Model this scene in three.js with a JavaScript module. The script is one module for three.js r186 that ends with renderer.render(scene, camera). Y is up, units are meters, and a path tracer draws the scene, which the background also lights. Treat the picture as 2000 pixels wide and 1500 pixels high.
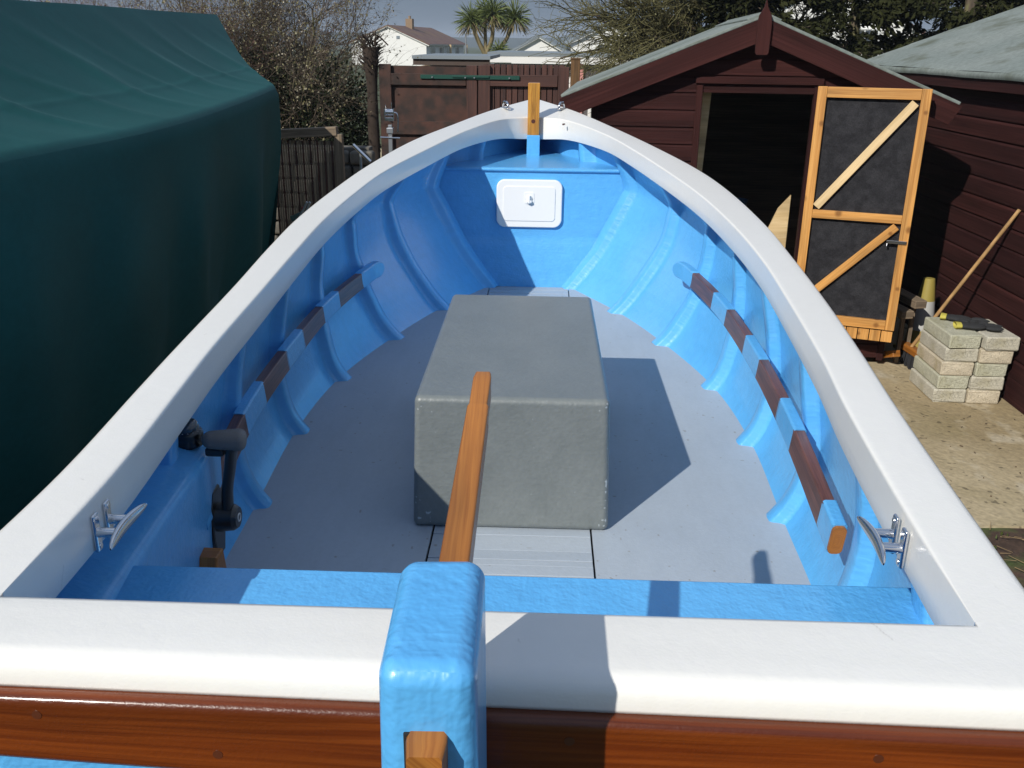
import * as THREE from 'three';
import { RoundedBoxGeometry } from 'three/addons/geometries/RoundedBoxGeometry.js';
import { mergeGeometries } from 'three/addons/utils/BufferGeometryUtils.js';

// ---------------------------------------------------------------- camera, sky, sun, exposure
const scene = new THREE.Scene();
const SOLE = 0.81;                                   // height of the boat's inner floor above the ground
const rad = (d) => d * Math.PI / 180;
const camera = new THREE.PerspectiveCamera(2 * Math.atan(750 / 1800) * 180 / Math.PI, 4 / 3, 0.05, 4000);
{
  const P = rad(20.25), Y = rad(1.7), R = rad(0.75);
  camera.position.set(0.07, SOLE + 1.44, 1.10);
  const f = new THREE.Vector3(-Math.sin(Y) * Math.cos(P), -Math.sin(P), -Math.cos(Y) * Math.cos(P));
  const r = f.clone().cross(new THREE.Vector3(0, 1, 0)).normalize(), u = r.clone().cross(f);
  camera.up.copy(r.clone().multiplyScalar(-Math.sin(R)).add(u.multiplyScalar(Math.cos(R))));
  camera.lookAt(camera.position.clone().add(f));
}
const renderer = new THREE.WebGLRenderer({ antialias: true });
renderer.setSize(1024, 768);
renderer.toneMapping = THREE.LinearToneMapping;
renderer.toneMappingExposure = 1.0;
renderer.shadowMap.enabled = true;

const sun = new THREE.DirectionalLight(new THREE.Color(1, 0.955, 0.88), 4.5);
sun.position.set(-0.469 * 30, 0.572 * 30, 0.672 * 30 - 4); sun.target.position.set(0, 0, -4);
sun.castShadow = true; sun.shadow.mapSize.set(4096, 4096);
Object.assign(sun.shadow.camera, { left: -14, right: 14, top: 14, bottom: -14, near: 1, far: 80 });
scene.add(sun, sun.target);

// ---------------------------------------------------------------- noise
let seed = 7;
function setSeed(s) { seed = s >>> 0; }
function rnd() { seed = (seed + 0x6D2B79F5) >>> 0; let t = seed; t = Math.imul(t ^ (t >>> 15), t | 1); t ^= t + Math.imul(t ^ (t >>> 7), t | 61); return ((t ^ (t >>> 14)) >>> 0) / 4294967296; }
const rr = (a, b) => a + (b - a) * rnd();
function h3(x, y, z) { let n = Math.imul(x, 374761393) + Math.imul(y, 668265263) + Math.imul(z, 2147483647 ^ 0x5bd1e995); n = Math.imul(n ^ (n >>> 13), 1274126177); return ((n ^ (n >>> 16)) >>> 0) / 4294967296; }
const sm = (t) => t * t * (3 - 2 * t), lerp = (a, b, t) => a + (b - a) * t, clamp = (x, a = 0, b = 1) => Math.min(b, Math.max(a, x));
function noise3(x, y, z, px = 1 << 20, py = 1 << 20) {
  const X = Math.floor(x), Y = Math.floor(y), Z = Math.floor(z), u = sm(x - X), v = sm(y - Y), w = sm(z - Z);
  const m = (a, p) => ((a % p) + p) % p, H = (i, j, k) => h3(m(X + i, px), m(Y + j, py), Z + k);
  const l = (k) => lerp(lerp(H(0, 0, k), H(1, 0, k), u), lerp(H(0, 1, k), H(1, 1, k), u), v);
  return lerp(l(0), l(1), w);
}
function fbm(x, y, z = 0, oct = 4, px, py) { let s = 0, a = 0.5, n = 0; for (let i = 0; i < oct; i++) { s += a * noise3(x, y, z + i * 17, px, py); n += a; x *= 2; y *= 2; if (px) { px *= 2; py *= 2; } z *= 2; a *= 0.5; } return s / n; }
const ridge = (x) => 1 - Math.abs(2 * x - 1);

{ // the sky: a slate cloud bank low down, broken cloud and blue above, the same all round
  const W = 1024, H = 512, d = new Float32Array(W * H * 4);
  for (let j = 0; j < H; j++) for (let i = 0; i < W; i++) {
    const el = ((j + 0.5) / H - 0.5) * Math.PI, az = ((i + 0.5) / W) * 2 * Math.PI, cy = Math.sin(el), ce = Math.cos(el);
    const n = fbm(3 * ce * Math.cos(az) + 9, 6 * cy + 9, 3 * ce * Math.sin(az) + 9, 5), n2 = fbm(7 * ce * Math.cos(az) + 40, 11 * cy + 9, 7 * ce * Math.sin(az) + 9, 4);
    const bank = 1 - sm(clamp((el - 0.16 - (n - 0.5) * 0.5) / 0.22)), cl = sm(clamp((n2 * 0.5 + n * 0.5 - 0.46) / 0.16));
    const blue = [0.175, 0.27, 0.45], white = [0.68, 0.70, 0.73], slate = [0.145, 0.192, 0.255];
    const t = 0.94 + 0.12 * n2;
    for (let k = 0; k < 3; k++) d[(j * W + i) * 4 + k] = lerp(lerp(blue[k], white[k], cl * 0.55), slate[k] * t, bank);
    d[(j * W + i) * 4 + 3] = 1;
  }
  const t = new THREE.DataTexture(d, W, H, THREE.RGBAFormat, THREE.FloatType);
  t.mapping = THREE.EquirectangularReflectionMapping; t.minFilter = t.magFilter = THREE.LinearFilter; t.wrapS = THREE.RepeatWrapping; t.needsUpdate = true;
  scene.background = t; scene.environment = t;
}

// ---------------------------------------------------------------- textures
const toS = (c) => { c = clamp(c); return 255 * (c <= 0.0031308 ? 12.92 * c : 1.055 * Math.pow(c, 1 / 2.4) - 0.055); };
function texRGB(W, H, rep, fn) {                       // fn(u, v in 0..1) -> linear rgb ; rep = metres covered
  const d = new Uint8Array(W * H * 4);
  for (let j = 0; j < H; j++) for (let i = 0; i < W; i++) { const c = fn((i + 0.5) / W, (j + 0.5) / H), o = (j * W + i) * 4; d[o] = toS(c[0]); d[o + 1] = toS(c[1]); d[o + 2] = toS(c[2]); d[o + 3] = 255; }
  const t = new THREE.DataTexture(d, W, H); t.colorSpace = THREE.SRGBColorSpace; return fin(t, rep);
}
function texG(W, H, rep, fn) {
  const d = new Uint8Array(W * H * 4);
  for (let j = 0; j < H; j++) for (let i = 0; i < W; i++) { const c = 255 * clamp(fn((i + 0.5) / W, (j + 0.5) / H)), o = (j * W + i) * 4; d[o] = d[o + 1] = d[o + 2] = c; d[o + 3] = 255; }
  return fin(new THREE.DataTexture(d, W, H), rep);
}
function fin(t, rep) { t.wrapS = t.wrapT = THREE.RepeatWrapping; t.magFilter = THREE.LinearFilter; t.minFilter = THREE.LinearMipmapLinearFilter; t.generateMipmaps = true; t.repeat.set(1 / rep[0], 1 / rep[1]); t.needsUpdate = true; return t; }
const mix = (a, b, t) => [lerp(a[0], b[0], t), lerp(a[1], b[1], t), lerp(a[2], b[2], t)];
const mul = (a, k) => [a[0] * k, a[1] * k, a[2] * k];
function std(o) { const m = new THREE.MeshStandardMaterial(o); m.side = THREE.DoubleSide; return m; }
function phys(o) { const m = new THREE.MeshPhysicalMaterial(o); m.side = THREE.DoubleSide; return m; }
const RGB = (r, g, b) => new THREE.Color().setRGB(r, g, b);

function woodTex(c0, c1, c2, rep = [1.2, 0.3], k = 1, knots = 0) {   // grain runs along u
  return texRGB(512, 256, rep, (u, v) => {
    const w = fbm(u * 3, v * 4, 3, 3, 3, 4), g = fbm(u * 4 + w * 0.6, v * 40 + w * 5 * k, 1, 4, 4, 40), f = fbm(u * 16, v * 128, 5, 2, 16, 128);
    let c = mix(c0, c1, clamp((g - 0.28) * 2.1)); c = mix(c, c2, clamp((f - 0.58) * 2.2) * 0.5); c = mul(c, 0.62 + 0.76 * w);
    if (knots) { for (const [kx, ky, r] of [[0.2, 0.3, 0.02], [0.63, 0.71, 0.016], [0.85, 0.2, 0.012]]) { const dd = Math.hypot((u - kx) * rep[0], (v - ky) * rep[1]) / r; if (dd < 1.6) c = mix(c, mul(c2, 0.55), clamp(1.6 - dd) * knots); } }
    return c;
  });
}
const T = {};
T.lay = texG(512, 512, [0.5, 0.5], (u, v) => 0.5 * fbm(u * 24, v * 24, 2, 3, 24, 24) + 0.3 * fbm(u * 70, v * 70, 9, 2, 70, 70) + 0.2 * ridge(fbm(u * 10, v * 40, 4, 2, 10, 40)));
T.fine = texG(512, 512, [0.35, 0.35], (u, v) => 0.6 * fbm(u * 40, v * 40, 2, 3, 40, 40) + 0.4 * fbm(u * 110, v * 110, 7, 2, 110, 110));
T.rough = texG(256, 256, [0.8, 0.8], (u, v) => 0.30 + 0.32 * fbm(u * 9, v * 9, 3, 4, 9, 9));
T.blue = texRGB(512, 512, [1.6, 1.6], (u, v) => { const n = 0.6 * fbm(u * 8, v * 8, 3, 4, 8, 8) + 0.4 * fbm(u * 6, v * 60, 13, 3, 6, 60), s = fbm(u * 60, v * 60, 8, 2, 60, 60); let c = mix([0.088, 0.385, 0.755], [0.118, 0.445, 0.82], n); return mul(c, 0.95 + 0.1 * s); });
const scuff = new Float32Array(1024 * 1024); // short scratches and flecks in the white paint
setSeed(909); for (let i = 0; i < 46; i++) { let x = rnd() * 1024, y = rnd() * 1024, a = rr(-0.5, 0.5) + (rnd() < 0.4 ? 1.5 : 0); const l = rnd() < 0.45 ? rr(2, 5) : rr(6, 30), k = rr(0.12, 0.5); for (let j = 0; j < l; j++) { scuff[(Math.floor(y + 2048) % 1024) * 1024 + Math.floor(x + 2048) % 1024] = k * (0.5 + 0.5 * rnd()); x += Math.cos(a); y += Math.sin(a); a += rr(-0.08, 0.08); } }
T.white = texRGB(1024, 1024, [2.2, 2.2], (u, v) => { const n = fbm(u * 7, v * 7, 3, 4, 7, 7), s = fbm(u * 130, v * 130, 8, 2, 130, 130); let c = mix([0.785, 0.768, 0.715], [0.825, 0.812, 0.765], n); c = mul(c, 0.985 + 0.03 * s); const m = scuff[Math.floor(v * 1024) * 1024 + Math.floor(u * 1024)]; return mix(c, [0.36, 0.33, 0.29], m); });
T.sole = texRGB(1024, 1024, [1.5, 1.5], (u, v) => {
  const n = fbm(u * 5, v * 5, 3, 5, 5, 5), s = fbm(u * 160, v * 160, 8, 2, 160, 160), b = fbm(u * 10, v * 50, 12, 3, 10, 50), sp = fbm(u * 75, v * 75, 30, 2, 75, 75);
  let c = mix([0.348, 0.400, 0.455], [0.405, 0.458, 0.512], n); c = mul(c, 0.93 + 0.07 * b + 0.07 * s); if (sp > 0.885) c = mix(c, [0.2, 0.17, 0.13], 0.5); return c;
});
T.tiller = woodTex([0.285, 0.098, 0.014], [0.385, 0.150, 0.025], [0.195, 0.06, 0.009], [0.7, 0.12], 0.4);
T.post = woodTex([0.40, 0.165, 0.020], [0.54, 0.265, 0.038], [0.26, 0.09, 0.012], [0.5, 0.14], 1.5);
T.teak = woodTex([0.105, 0.019, 0.0022], [0.178, 0.038, 0.0045], [0.050, 0.009, 0.0015], [1.6, 0.22], 0.8);
T.rail = woodTex([0.085, 0.032, 0.022], [0.17, 0.068, 0.046], [0.04, 0.015, 0.012], [0.5, 0.12], 0.8);
T.pine = woodTex([0.46, 0.205, 0.045], [0.62, 0.325, 0.095], [0.33, 0.125, 0.02], [1.2, 0.16], 1, 0.8);
T.ply = woodTex([0.55, 0.39, 0.19], [0.66, 0.49, 0.27], [0.42, 0.27, 0.12], [1.2, 0.4], 1);
T.shed = woodTex([0.026, 0.0076, 0.0070], [0.040, 0.0128, 0.0117], [0.016, 0.0046, 0.0044], [1.6, 0.24], 0.7);
T.gate = woodTex([0.050, 0.019, 0.014], [0.085, 0.033, 0.022], [0.028, 0.011, 0.009], [1.2, 0.2], 0.7);
T.oldGate = texRGB(512, 512, [1.4, 1.4], (u, v) => { const dk = 0.75, n = fbm(u * 14, v * 14, 3, 5, 14, 14), r = fbm(u * 6, v * 9, 22, 4, 6, 9); let c = mix([0.020, 0.012, 0.009], [0.062, 0.026, 0.017], clamp((n - 0.3) * 2.4)); return mix(c, [0.072, 0.026, 0.016], clamp((r - 0.52) * 3)); });
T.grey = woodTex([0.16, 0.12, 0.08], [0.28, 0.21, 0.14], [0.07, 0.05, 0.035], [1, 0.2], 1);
T.felt = texRGB(512, 512, [2.6, 2.6], (u, v) => { const n = fbm(u * 5, v * 5, 3, 5, 5, 5), s = fbm(u * 120, v * 120, 8, 2, 120, 120), m = fbm(u * 9, v * 14, 40, 4, 9, 14); let c = mix([0.165, 0.195, 0.178], [0.225, 0.25, 0.228], n); c = mul(c, 0.78 + 0.44 * s); return mix(c, [0.09, 0.10, 0.065], clamp((m - 0.57) * 4) * 0.8); });
T.darkFelt = texRGB(512, 512, [0.8, 0.8], (u, v) => { const n = fbm(u * 18, v * 18, 3, 4, 18, 18), s = fbm(u * 160, v * 160, 8, 2, 160, 160); return mul(mix([0.016, 0.016, 0.019], [0.028, 0.028, 0.032], clamp((n - 0.3) * 2.3)), 0.6 + 0.8 * s); });
T.tarp = texRGB(512, 512, [2, 2], (u, v) => { const n = fbm(u * 5, v * 5, 3, 5, 5, 5), s = fbm(u * 90, v * 90, 8, 2, 90, 90); return mul(mix([0.0085, 0.068, 0.065], [0.014, 0.09, 0.086], n), 0.92 + 0.16 * s); });
T.concrete = texRGB(2048, 2048, [6, 6], (u, v) => {
  const n = fbm(u * 5, v * 5, 3, 6, 5, 5), g = fbm(u * 14, v * 14, 40, 5, 14, 14), s = fbm(u * 320, v * 320, 8, 2, 320, 320), w = fbm(u * 40, v * 26, 60, 4, 40, 26), sp = fbm(u * 150, v * 150, 90, 2, 150, 150);
  let c = mix([0.300, 0.232, 0.130], [0.440, 0.362, 0.228], clamp((n - 0.25) * 1.9)); c = mix(c, [0.21, 0.17, 0.075], clamp((g - 0.52) * 3) * 0.55);
  c = mix(c, [0.56, 0.50, 0.38], clamp((w - 0.62) * 5) * 0.5); c = mul(c, 0.82 + 0.36 * s); if (sp > 0.80) c = mul(c, 0.5); return c;
});
T.concreteB = texG(1024, 1024, [3, 3], (u, v) => 0.5 * fbm(u * 30, v * 30, 3, 4, 30, 30) + 0.5 * fbm(u * 140, v * 140, 9, 2, 140, 140));
T.soil = texRGB(512, 512, [1.1, 1.1], (u, v) => { const n = fbm(u * 20, v * 20, 3, 5, 20, 20), g = fbm(u * 6, v * 6, 40, 4, 6, 6), s = fbm(u * 100, v * 100, 8, 2, 100, 100); let c = mix([0.030, 0.017, 0.011], [0.088, 0.052, 0.034], n); c = mix(c, [0.055, 0.085, 0.018], clamp((g - 0.52) * 5) * 0.8); return mul(c, 0.6 + 0.8 * s); });
T.block = texRGB(512, 512, [0.5, 0.5], (u, v) => { const n = fbm(u * 6, v * 6, 3, 5, 6, 6), s = fbm(u * 90, v * 90, 8, 3, 90, 90), m = fbm(u * 5, v * 5, 60, 4, 5, 5); let c = mix([0.39, 0.365, 0.285], [0.56, 0.53, 0.44], n); c = mul(c, 0.72 + 0.52 * s); return mix(c, [0.31, 0.27, 0.14], clamp((m - 0.55) * 4) * 0.55); });
T.blockB = texG(256, 256, [0.25, 0.25], (u, v) => { const s = fbm(u * 40, v * 40, 8, 3, 40, 40); return s < 0.34 ? 0.1 : 0.4 + 0.6 * s; });
T.stone = texRGB(256, 256, [0.6, 0.6], (u, v) => { const n = fbm(u * 10, v * 10, 3, 5, 10, 10); return mix([0.06, 0.055, 0.045], [0.17, 0.155, 0.13], n); });
T.tiles = texRGB(512, 512, [6, 6], (u, v) => { const n = fbm(u * 10, v * 10, 3, 5, 10, 10), m = fbm(u * 4, v * 4, 30, 4, 4, 4); const row = ((v * 18) % 1); let c = mix([0.115, 0.062, 0.048], [0.185, 0.105, 0.082], n); c = mix(c, [0.20, 0.13, 0.05], clamp((m - 0.55) * 4) * 0.6); return mul(c, row < 0.12 ? 0.7 : 1); });
T.render = texRGB(256, 256, [4, 4], (u, v) => mul([0.80, 0.80, 0.77], 0.93 + 0.07 * fbm(u * 12, v * 12, 3, 4, 12, 12)));
T.bark = texRGB(256, 256, [0.6, 0.6], (u, v) => { const n = fbm(u * 20, v * 6, 3, 4, 20, 6), m = fbm(u * 8, v * 8, 33, 3, 8, 8); return mix(mix([0.05, 0.038, 0.026], [0.14, 0.11, 0.075], n), [0.16, 0.16, 0.06], clamp((m - 0.5) * 4) * 0.6); });
// the engine box wears its grey paint at edges and corners: chips copied where they are
T.engine = texRGB(1024, 1024, [2, 2], (u, v) => {
  const x = u * 2 - 1, y = v * 2, n = fbm(u * 20, v * 20, 3, 4, 20, 20), s = fbm(u * 200, v * 200, 9, 2, 200, 200), chip = fbm(u * 190, v * 190, 21, 3, 190, 190), blob = fbm(u * 9, v * 9, 50, 3, 9, 9);
  let c = mul(mix([0.150, 0.168, 0.164], [0.186, 0.204, 0.199], n), 0.93 + 0.14 * s);
  const edge = Math.min(Math.abs(y - 0.44) * 1.1, Math.abs(Math.abs(x) - 0.298) + (y > 0.46 ? 1 : 0)), corner = Math.min(Math.hypot(Math.abs(x) - 0.28, y - 0.42), Math.hypot(Math.abs(x) - 0.27, (y - 0.05) * 0.8));
  const need = 0.90 - 0.27 * clamp(1 - edge / 0.014) * clamp((blob - 0.38) * 4) - 0.22 * clamp(1 - corner / 0.06);
  if (chip > need) c = mix(c, [0.44, 0.49, 0.50], clamp((chip - need) * 14));
  return c;
});

// ---------------------------------------------------------------- materials
const M = {
  blue: phys({ map: T.blue, roughness: 0.4, bumpMap: T.lay, bumpScale: 0.003, clearcoat: 0.55, clearcoatRoughness: 0.16 }),
  white: phys({ map: T.white, roughness: 0.34, bumpMap: T.fine, bumpScale: 0.0003, clearcoat: 0.4, clearcoatRoughness: 0.22 }),
  plastic: phys({ color: RGB(0.80, 0.81, 0.80), roughness: 0.33 }),
  sole: std({ map: T.sole, roughness: 0.62, bumpMap: T.fine, bumpScale: 0.0006 }),
  gap: std({ color: RGB(0.012, 0.013, 0.015), roughness: 0.9 }),
  engine: phys({ map: T.engine, roughness: 0.42, bumpMap: T.lay, bumpScale: 0.002, clearcoat: 0.55, clearcoatRoughness: 0.3 }),
  tiller: phys({ map: T.tiller, roughness: 0.5, clearcoat: 0.25, clearcoatRoughness: 0.25 }),
  post: phys({ map: T.post, roughness: 0.4, clearcoat: 0.7, clearcoatRoughness: 0.15 }),
  teak: phys({ specularIntensity: 0.6, map: T.teak, roughness: 0.36, bumpMap: T.fine, bumpScale: 0.0007, clearcoat: 0.45, clearcoatRoughness: 0.12 }),
  plug: phys({ color: RGB(0.085, 0.02, 0.006), roughness: 0.4, clearcoat: 0.6, clearcoatRoughness: 0.2 }),
  rail: phys({ map: T.rail, roughness: 0.45, clearcoat: 0.35, clearcoatRoughness: 0.3 }),
  chrome: std({ color: RGB(0.74, 0.74, 0.75), metalness: 1, roughness: 0.16 }),
  galv: std({ color: RGB(0.50, 0.52, 0.54), metalness: 0.9, roughness: 0.38 }),
  black: phys({ color: RGB(0.012, 0.012, 0.013), roughness: 0.32, clearcoat: 0.4, clearcoatRoughness: 0.2 }),
  grip: std({ color: RGB(0.19, 0.175, 0.16), roughness: 0.55, bumpMap: T.fine, bumpScale: 0.0006 }),
  marks: std({ color: RGB(0.55, 0.55, 0.53), roughness: 0.5 }),
  shed: phys({ specularIntensity: 0.35, map: T.shed, roughness: 0.82, bumpMap: T.fine, bumpScale: 0.0008 }),
  shedB: phys({ specularIntensity: 0.35, map: T.shed, roughness: 0.82, color: RGB(1.25, 1.2, 1.15), bumpMap: T.fine, bumpScale: 0.0008 }),
  shedC: phys({ specularIntensity: 0.35, map: T.shed, roughness: 0.82, color: RGB(0.85, 0.85, 0.9), bumpMap: T.fine, bumpScale: 0.0008 }),
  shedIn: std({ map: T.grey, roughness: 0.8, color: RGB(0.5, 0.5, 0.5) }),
  felt: std({ map: T.felt, roughness: 0.9, bumpMap: T.fine, bumpScale: 0.002 }),
  darkFelt: phys({ specularIntensity: 0.4, map: T.darkFelt, roughness: 0.75, bumpMap: T.lay, bumpScale: 0.003 }),
  pine: std({ map: T.pine, roughness: 0.5 }),
  ply: std({ map: T.ply, roughness: 0.65 }),
  greyWood: std({ map: T.grey, roughness: 0.8 }),
  gate: std({ map: T.gate, roughness: 0.6 }),
  gateB: std({ map: T.gate, roughness: 0.6, color: RGB(0.82, 0.82, 0.85) }),
  oldGate: std({ map: T.oldGate, roughness: 0.75 }),
  gatePost: std({ map: T.grey, roughness: 0.7, color: RGB(0.62, 0.42, 0.2) }),
  greenBar: std({ color: RGB(0.012, 0.062, 0.045), roughness: 0.4 }),
  tarp: phys({ specularIntensity: 0.3, map: T.tarp, roughness: 0.5, bumpMap: T.fine, bumpScale: 0.0008, sheen: 0.2, sheenColor: RGB(0.35, 0.72, 0.75), sheenRoughness: 0.4 }),
  concrete: std({ map: T.concrete, roughness: 0.85, bumpMap: T.concreteB, bumpScale: 0.006 }),
  soil: std({ map: T.soil, roughness: 1 }),
  block: std({ map: T.block, roughness: 0.95, bumpMap: T.blockB, bumpScale: 0.004 }),
  blockB: std({ map: T.block, roughness: 0.95, color: RGB(1.06, 0.98, 0.9), bumpMap: T.blockB, bumpScale: 0.004 }),
  blockC: std({ map: T.block, roughness: 0.95, color: RGB(0.92, 0.96, 0.9), bumpMap: T.blockB, bumpScale: 0.004 }),
  stone: std({ map: T.stone, roughness: 0.95 }),
  tiles: std({ map: T.tiles, roughness: 0.85 }),
  render: std({ map: T.render, roughness: 0.8 }),
  brick: std({ color: RGB(0.25, 0.17, 0.10), roughness: 0.9 }),
  glass: phys({ color: RGB(0.05, 0.06, 0.07), roughness: 0.06, clearcoat: 1, clearcoatRoughness: 0.03 }),
  pink: std({ color: RGB(0.55, 0.25, 0.22), roughness: 0.8 }),
  greyRoof: std({ color: RGB(0.20, 0.235, 0.26), roughness: 0.8 }),
  fascia: std({ map: T.render, roughness: 0.5 }),
  brownFascia: std({ color: RGB(0.075, 0.052, 0.042), roughness: 0.8 }),
  bark: std({ map: T.bark, roughness: 0.95 }),
  lichen: std({ color: RGB(0.125, 0.115, 0.045), roughness: 0.95 }),
  oldBark: std({ color: RGB(0.035, 0.023, 0.016), roughness: 0.95 }),
  twig: std({ color: RGB(0.105, 0.078, 0.055), roughness: 0.95 }),
  leafA: std({ color: RGB(0.15, 0.135, 0.06), roughness: 0.55 }),
  leafB: std({ color: RGB(0.25, 0.215, 0.15), roughness: 0.45 }),
  leafDark: phys({ specularIntensity: 0.3, color: RGB(0.013, 0.019, 0.007), roughness: 0.85 }),
  leafMid: std({ color: RGB(0.065, 0.085, 0.018), roughness: 0.5 }),
  needle: phys({ specularIntensity: 0.3, color: RGB(0.024, 0.027, 0.008), roughness: 0.9 }),
  palm: std({ color: RGB(0.115, 0.145, 0.038), roughness: 0.5 }),
  palmDry: std({ color: RGB(0.19, 0.15, 0.07), roughness: 0.7 }),
  hill: std({ color: RGB(0.045, 0.065, 0.06), roughness: 1 }),
  field: std({ color: RGB(0.06, 0.075, 0.03), roughness: 1 }),
  tyre: std({ color: RGB(0.02, 0.02, 0.02), roughness: 0.85 }),
  red: std({ color: RGB(0.35, 0.02, 0.02), roughness: 0.4 }),
  redDull: std({ color: RGB(0.16, 0.03, 0.025), roughness: 0.7 }),
  drum: std({ color: RGB(0.16, 0.17, 0.17), metalness: 0.4, roughness: 0.5 }),
  coneY: std({ color: RGB(0.30, 0.235, 0.05), roughness: 0.6 }),
  coneW: std({ color: RGB(0.42, 0.42, 0.40), roughness: 0.5 }),
  broomWood: std({ map: T.ply, roughness: 0.6, color: RGB(0.75, 0.62, 0.5) }),
  bristle: std({ color: RGB(0.02, 0.021, 0.025), roughness: 0.9 }),
  gloveDark: std({ color: RGB(0.022, 0.023, 0.025), roughness: 0.85, bumpMap: T.fine, bumpScale: 0.002 }),
  gloveCuff: std({ color: RGB(0.46, 0.40, 0.07), roughness: 0.8 }),
  blueLid: std({ color: RGB(0.06, 0.14, 0.26), roughness: 0.5 }),
};

// ---------------------------------------------------------------- helpers
const taken = {};
function numbered(n) { const k = taken[n] = (taken[n] ?? -1) + 1; return k ? `${n}_${String(k).padStart(3, '0')}` : n; }
function flat(g) { const q = g.index ? g.toNonIndexed() : g; for (const k of Object.keys(q.attributes)) if (!['position', 'normal', 'uv'].includes(k)) q.deleteAttribute(k); return q; }
const all = (gs) => Array.isArray(gs) ? (gs.length === 1 ? gs[0] : mergeGeometries(gs.map(flat))) : gs;
function mesh(name, gs, mat, parent) { const m = new THREE.Mesh(all(gs), mat); m.name = parent ? name : numbered(name); (parent ?? scene).add(m); return m; }
function tag(o, label, category, group) { o.userData.label = label; if (category) o.userData.category = category; if (group) o.userData.group = group; return o; }
function thing(name, label, category, pos = [0, 0, 0], turn = 0, group) { const g = new THREE.Group(); g.name = numbered(name); g.position.set(...pos); g.rotation.y = turn; scene.add(g); return tag(g, label, category, group); }
function struct(name, gs, mat) { const m = mesh(name, gs, mat); m.userData.kind = 'structure'; return m; }
// uv in metres by the face's main direction; u runs along the grain axis where that axis lies in the face
function uvBox(g, grain = 'x', off = 0) {
  const p = g.attributes.position, n = g.attributes.normal, uv = new Float32Array(p.count * 2), gi = { x: 0, y: 1, z: 2 }[grain];
  for (let i = 0; i < p.count; i++) {
    const a = [p.getX(i), p.getY(i), p.getZ(i)], b = [Math.abs(n.getX(i)), Math.abs(n.getY(i)), Math.abs(n.getZ(i))];
    const k = b[0] >= b[1] && b[0] >= b[2] ? 0 : b[1] >= b[2] ? 1 : 2, ax = [0, 1, 2].filter((q) => q !== k);
    const ui = ax.includes(gi) ? gi : ax[0], vi = ax.find((q) => q !== ui);
    uv[i * 2] = a[ui] + off * 1.37; uv[i * 2 + 1] = a[vi] + off * 0.731;
  }
  g.setAttribute('uv', new THREE.BufferAttribute(uv, 2)); return g;
}
function box(w, h, d, x = 0, y = 0, z = 0, r = 0, grain, off = 0, rot) {
  const g = r > 0 ? new RoundedBoxGeometry(w, h, d, 2, Math.min(r, w / 2.01, h / 2.01, d / 2.01)) : new THREE.BoxGeometry(w, h, d);
  uvBox(g, grain ?? (w >= h && w >= d ? 'x' : h >= d ? 'y' : 'z'), off);
  if (rot) { if (rot[0]) g.rotateX(rot[0]); if (rot[1]) g.rotateY(rot[1]); if (rot[2]) g.rotateZ(rot[2]); }
  g.translate(x, y, z); return g;
}
const V = (x, y, z) => new THREE.Vector3(x, y, z);
function rod(a, b, r0, r1 = r0, seg = 10) { const A = V(...a), B = V(...b), d = B.clone().sub(A), g = new THREE.CylinderGeometry(r1, r0, d.length(), seg); g.applyQuaternion(new THREE.Quaternion().setFromUnitVectors(V(0, 1, 0), d.clone().normalize())); g.translate(...A.add(B).multiplyScalar(0.5).toArray()); return g; }
function beam(a, b, w, h, up = [0, 1, 0], r = 0.003, off = 0) {   // a bar of w x h from a to b, h along 'up'
  const A = V(...a), B = V(...b), d = B.clone().sub(A), L = d.length(), z = d.normalize(), x = V(...up).cross(z).normalize(), y = z.clone().cross(x);
  const g = box(w, h, L, 0, 0, 0, r, 'z', off); g.applyMatrix4(new THREE.Matrix4().makeBasis(x, y, z)); g.translate((a[0] + b[0]) / 2, (a[1] + b[1]) / 2, (a[2] + b[2]) / 2); return g;
}
function grid(nu, nv, fn, uvS) {                       // fn(i/nu, j/nv) -> [x, y, z] or [x, y, z, u, v]
  const p = [], uv = [], id = [];
  for (let i = 0; i <= nu; i++) for (let j = 0; j <= nv; j++) { const q = fn(i / nu, j / nv, i, j); p.push(q[0], q[1], q[2]); uv.push(q[3] ?? i / nu * (uvS?.[0] ?? 1), q[4] ?? j / nv * (uvS?.[1] ?? 1)); }
  for (let i = 0; i < nu; i++) for (let j = 0; j < nv; j++) { const a = i * (nv + 1) + j, b = a + nv + 1; id.push(a, b, a + 1, b, b + 1, a + 1); }
  const g = new THREE.BufferGeometry(); g.setAttribute('position', new THREE.Float32BufferAttribute(p, 3)); g.setAttribute('uv', new THREE.Float32BufferAttribute(uv, 2)); g.setIndex(id); g.computeVertexNormals(); return g;
}
function prism(pts, depth, bevel = 0) {                // polygon in xy, extruded along +z
  const s = new THREE.Shape(pts.map(([x, y]) => new THREE.Vector2(x, y)));
  const g = new THREE.ExtrudeGeometry(s, { depth: depth - 2 * bevel, bevelEnabled: bevel > 0, bevelThickness: bevel, bevelSize: bevel, bevelOffset: -bevel, bevelSegments: 2, curveSegments: 6 });
  if (bevel) g.translate(0, 0, bevel); return uvBox(g);
}
function slab(pts, y0, y1) { const g = prism(pts.map(([x, z]) => [x, -z]), y1 - y0); g.rotateX(-Math.PI / 2); g.translate(0, y0, 0); return uvBox(g, 'z'); }   // polygon in xz

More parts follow.
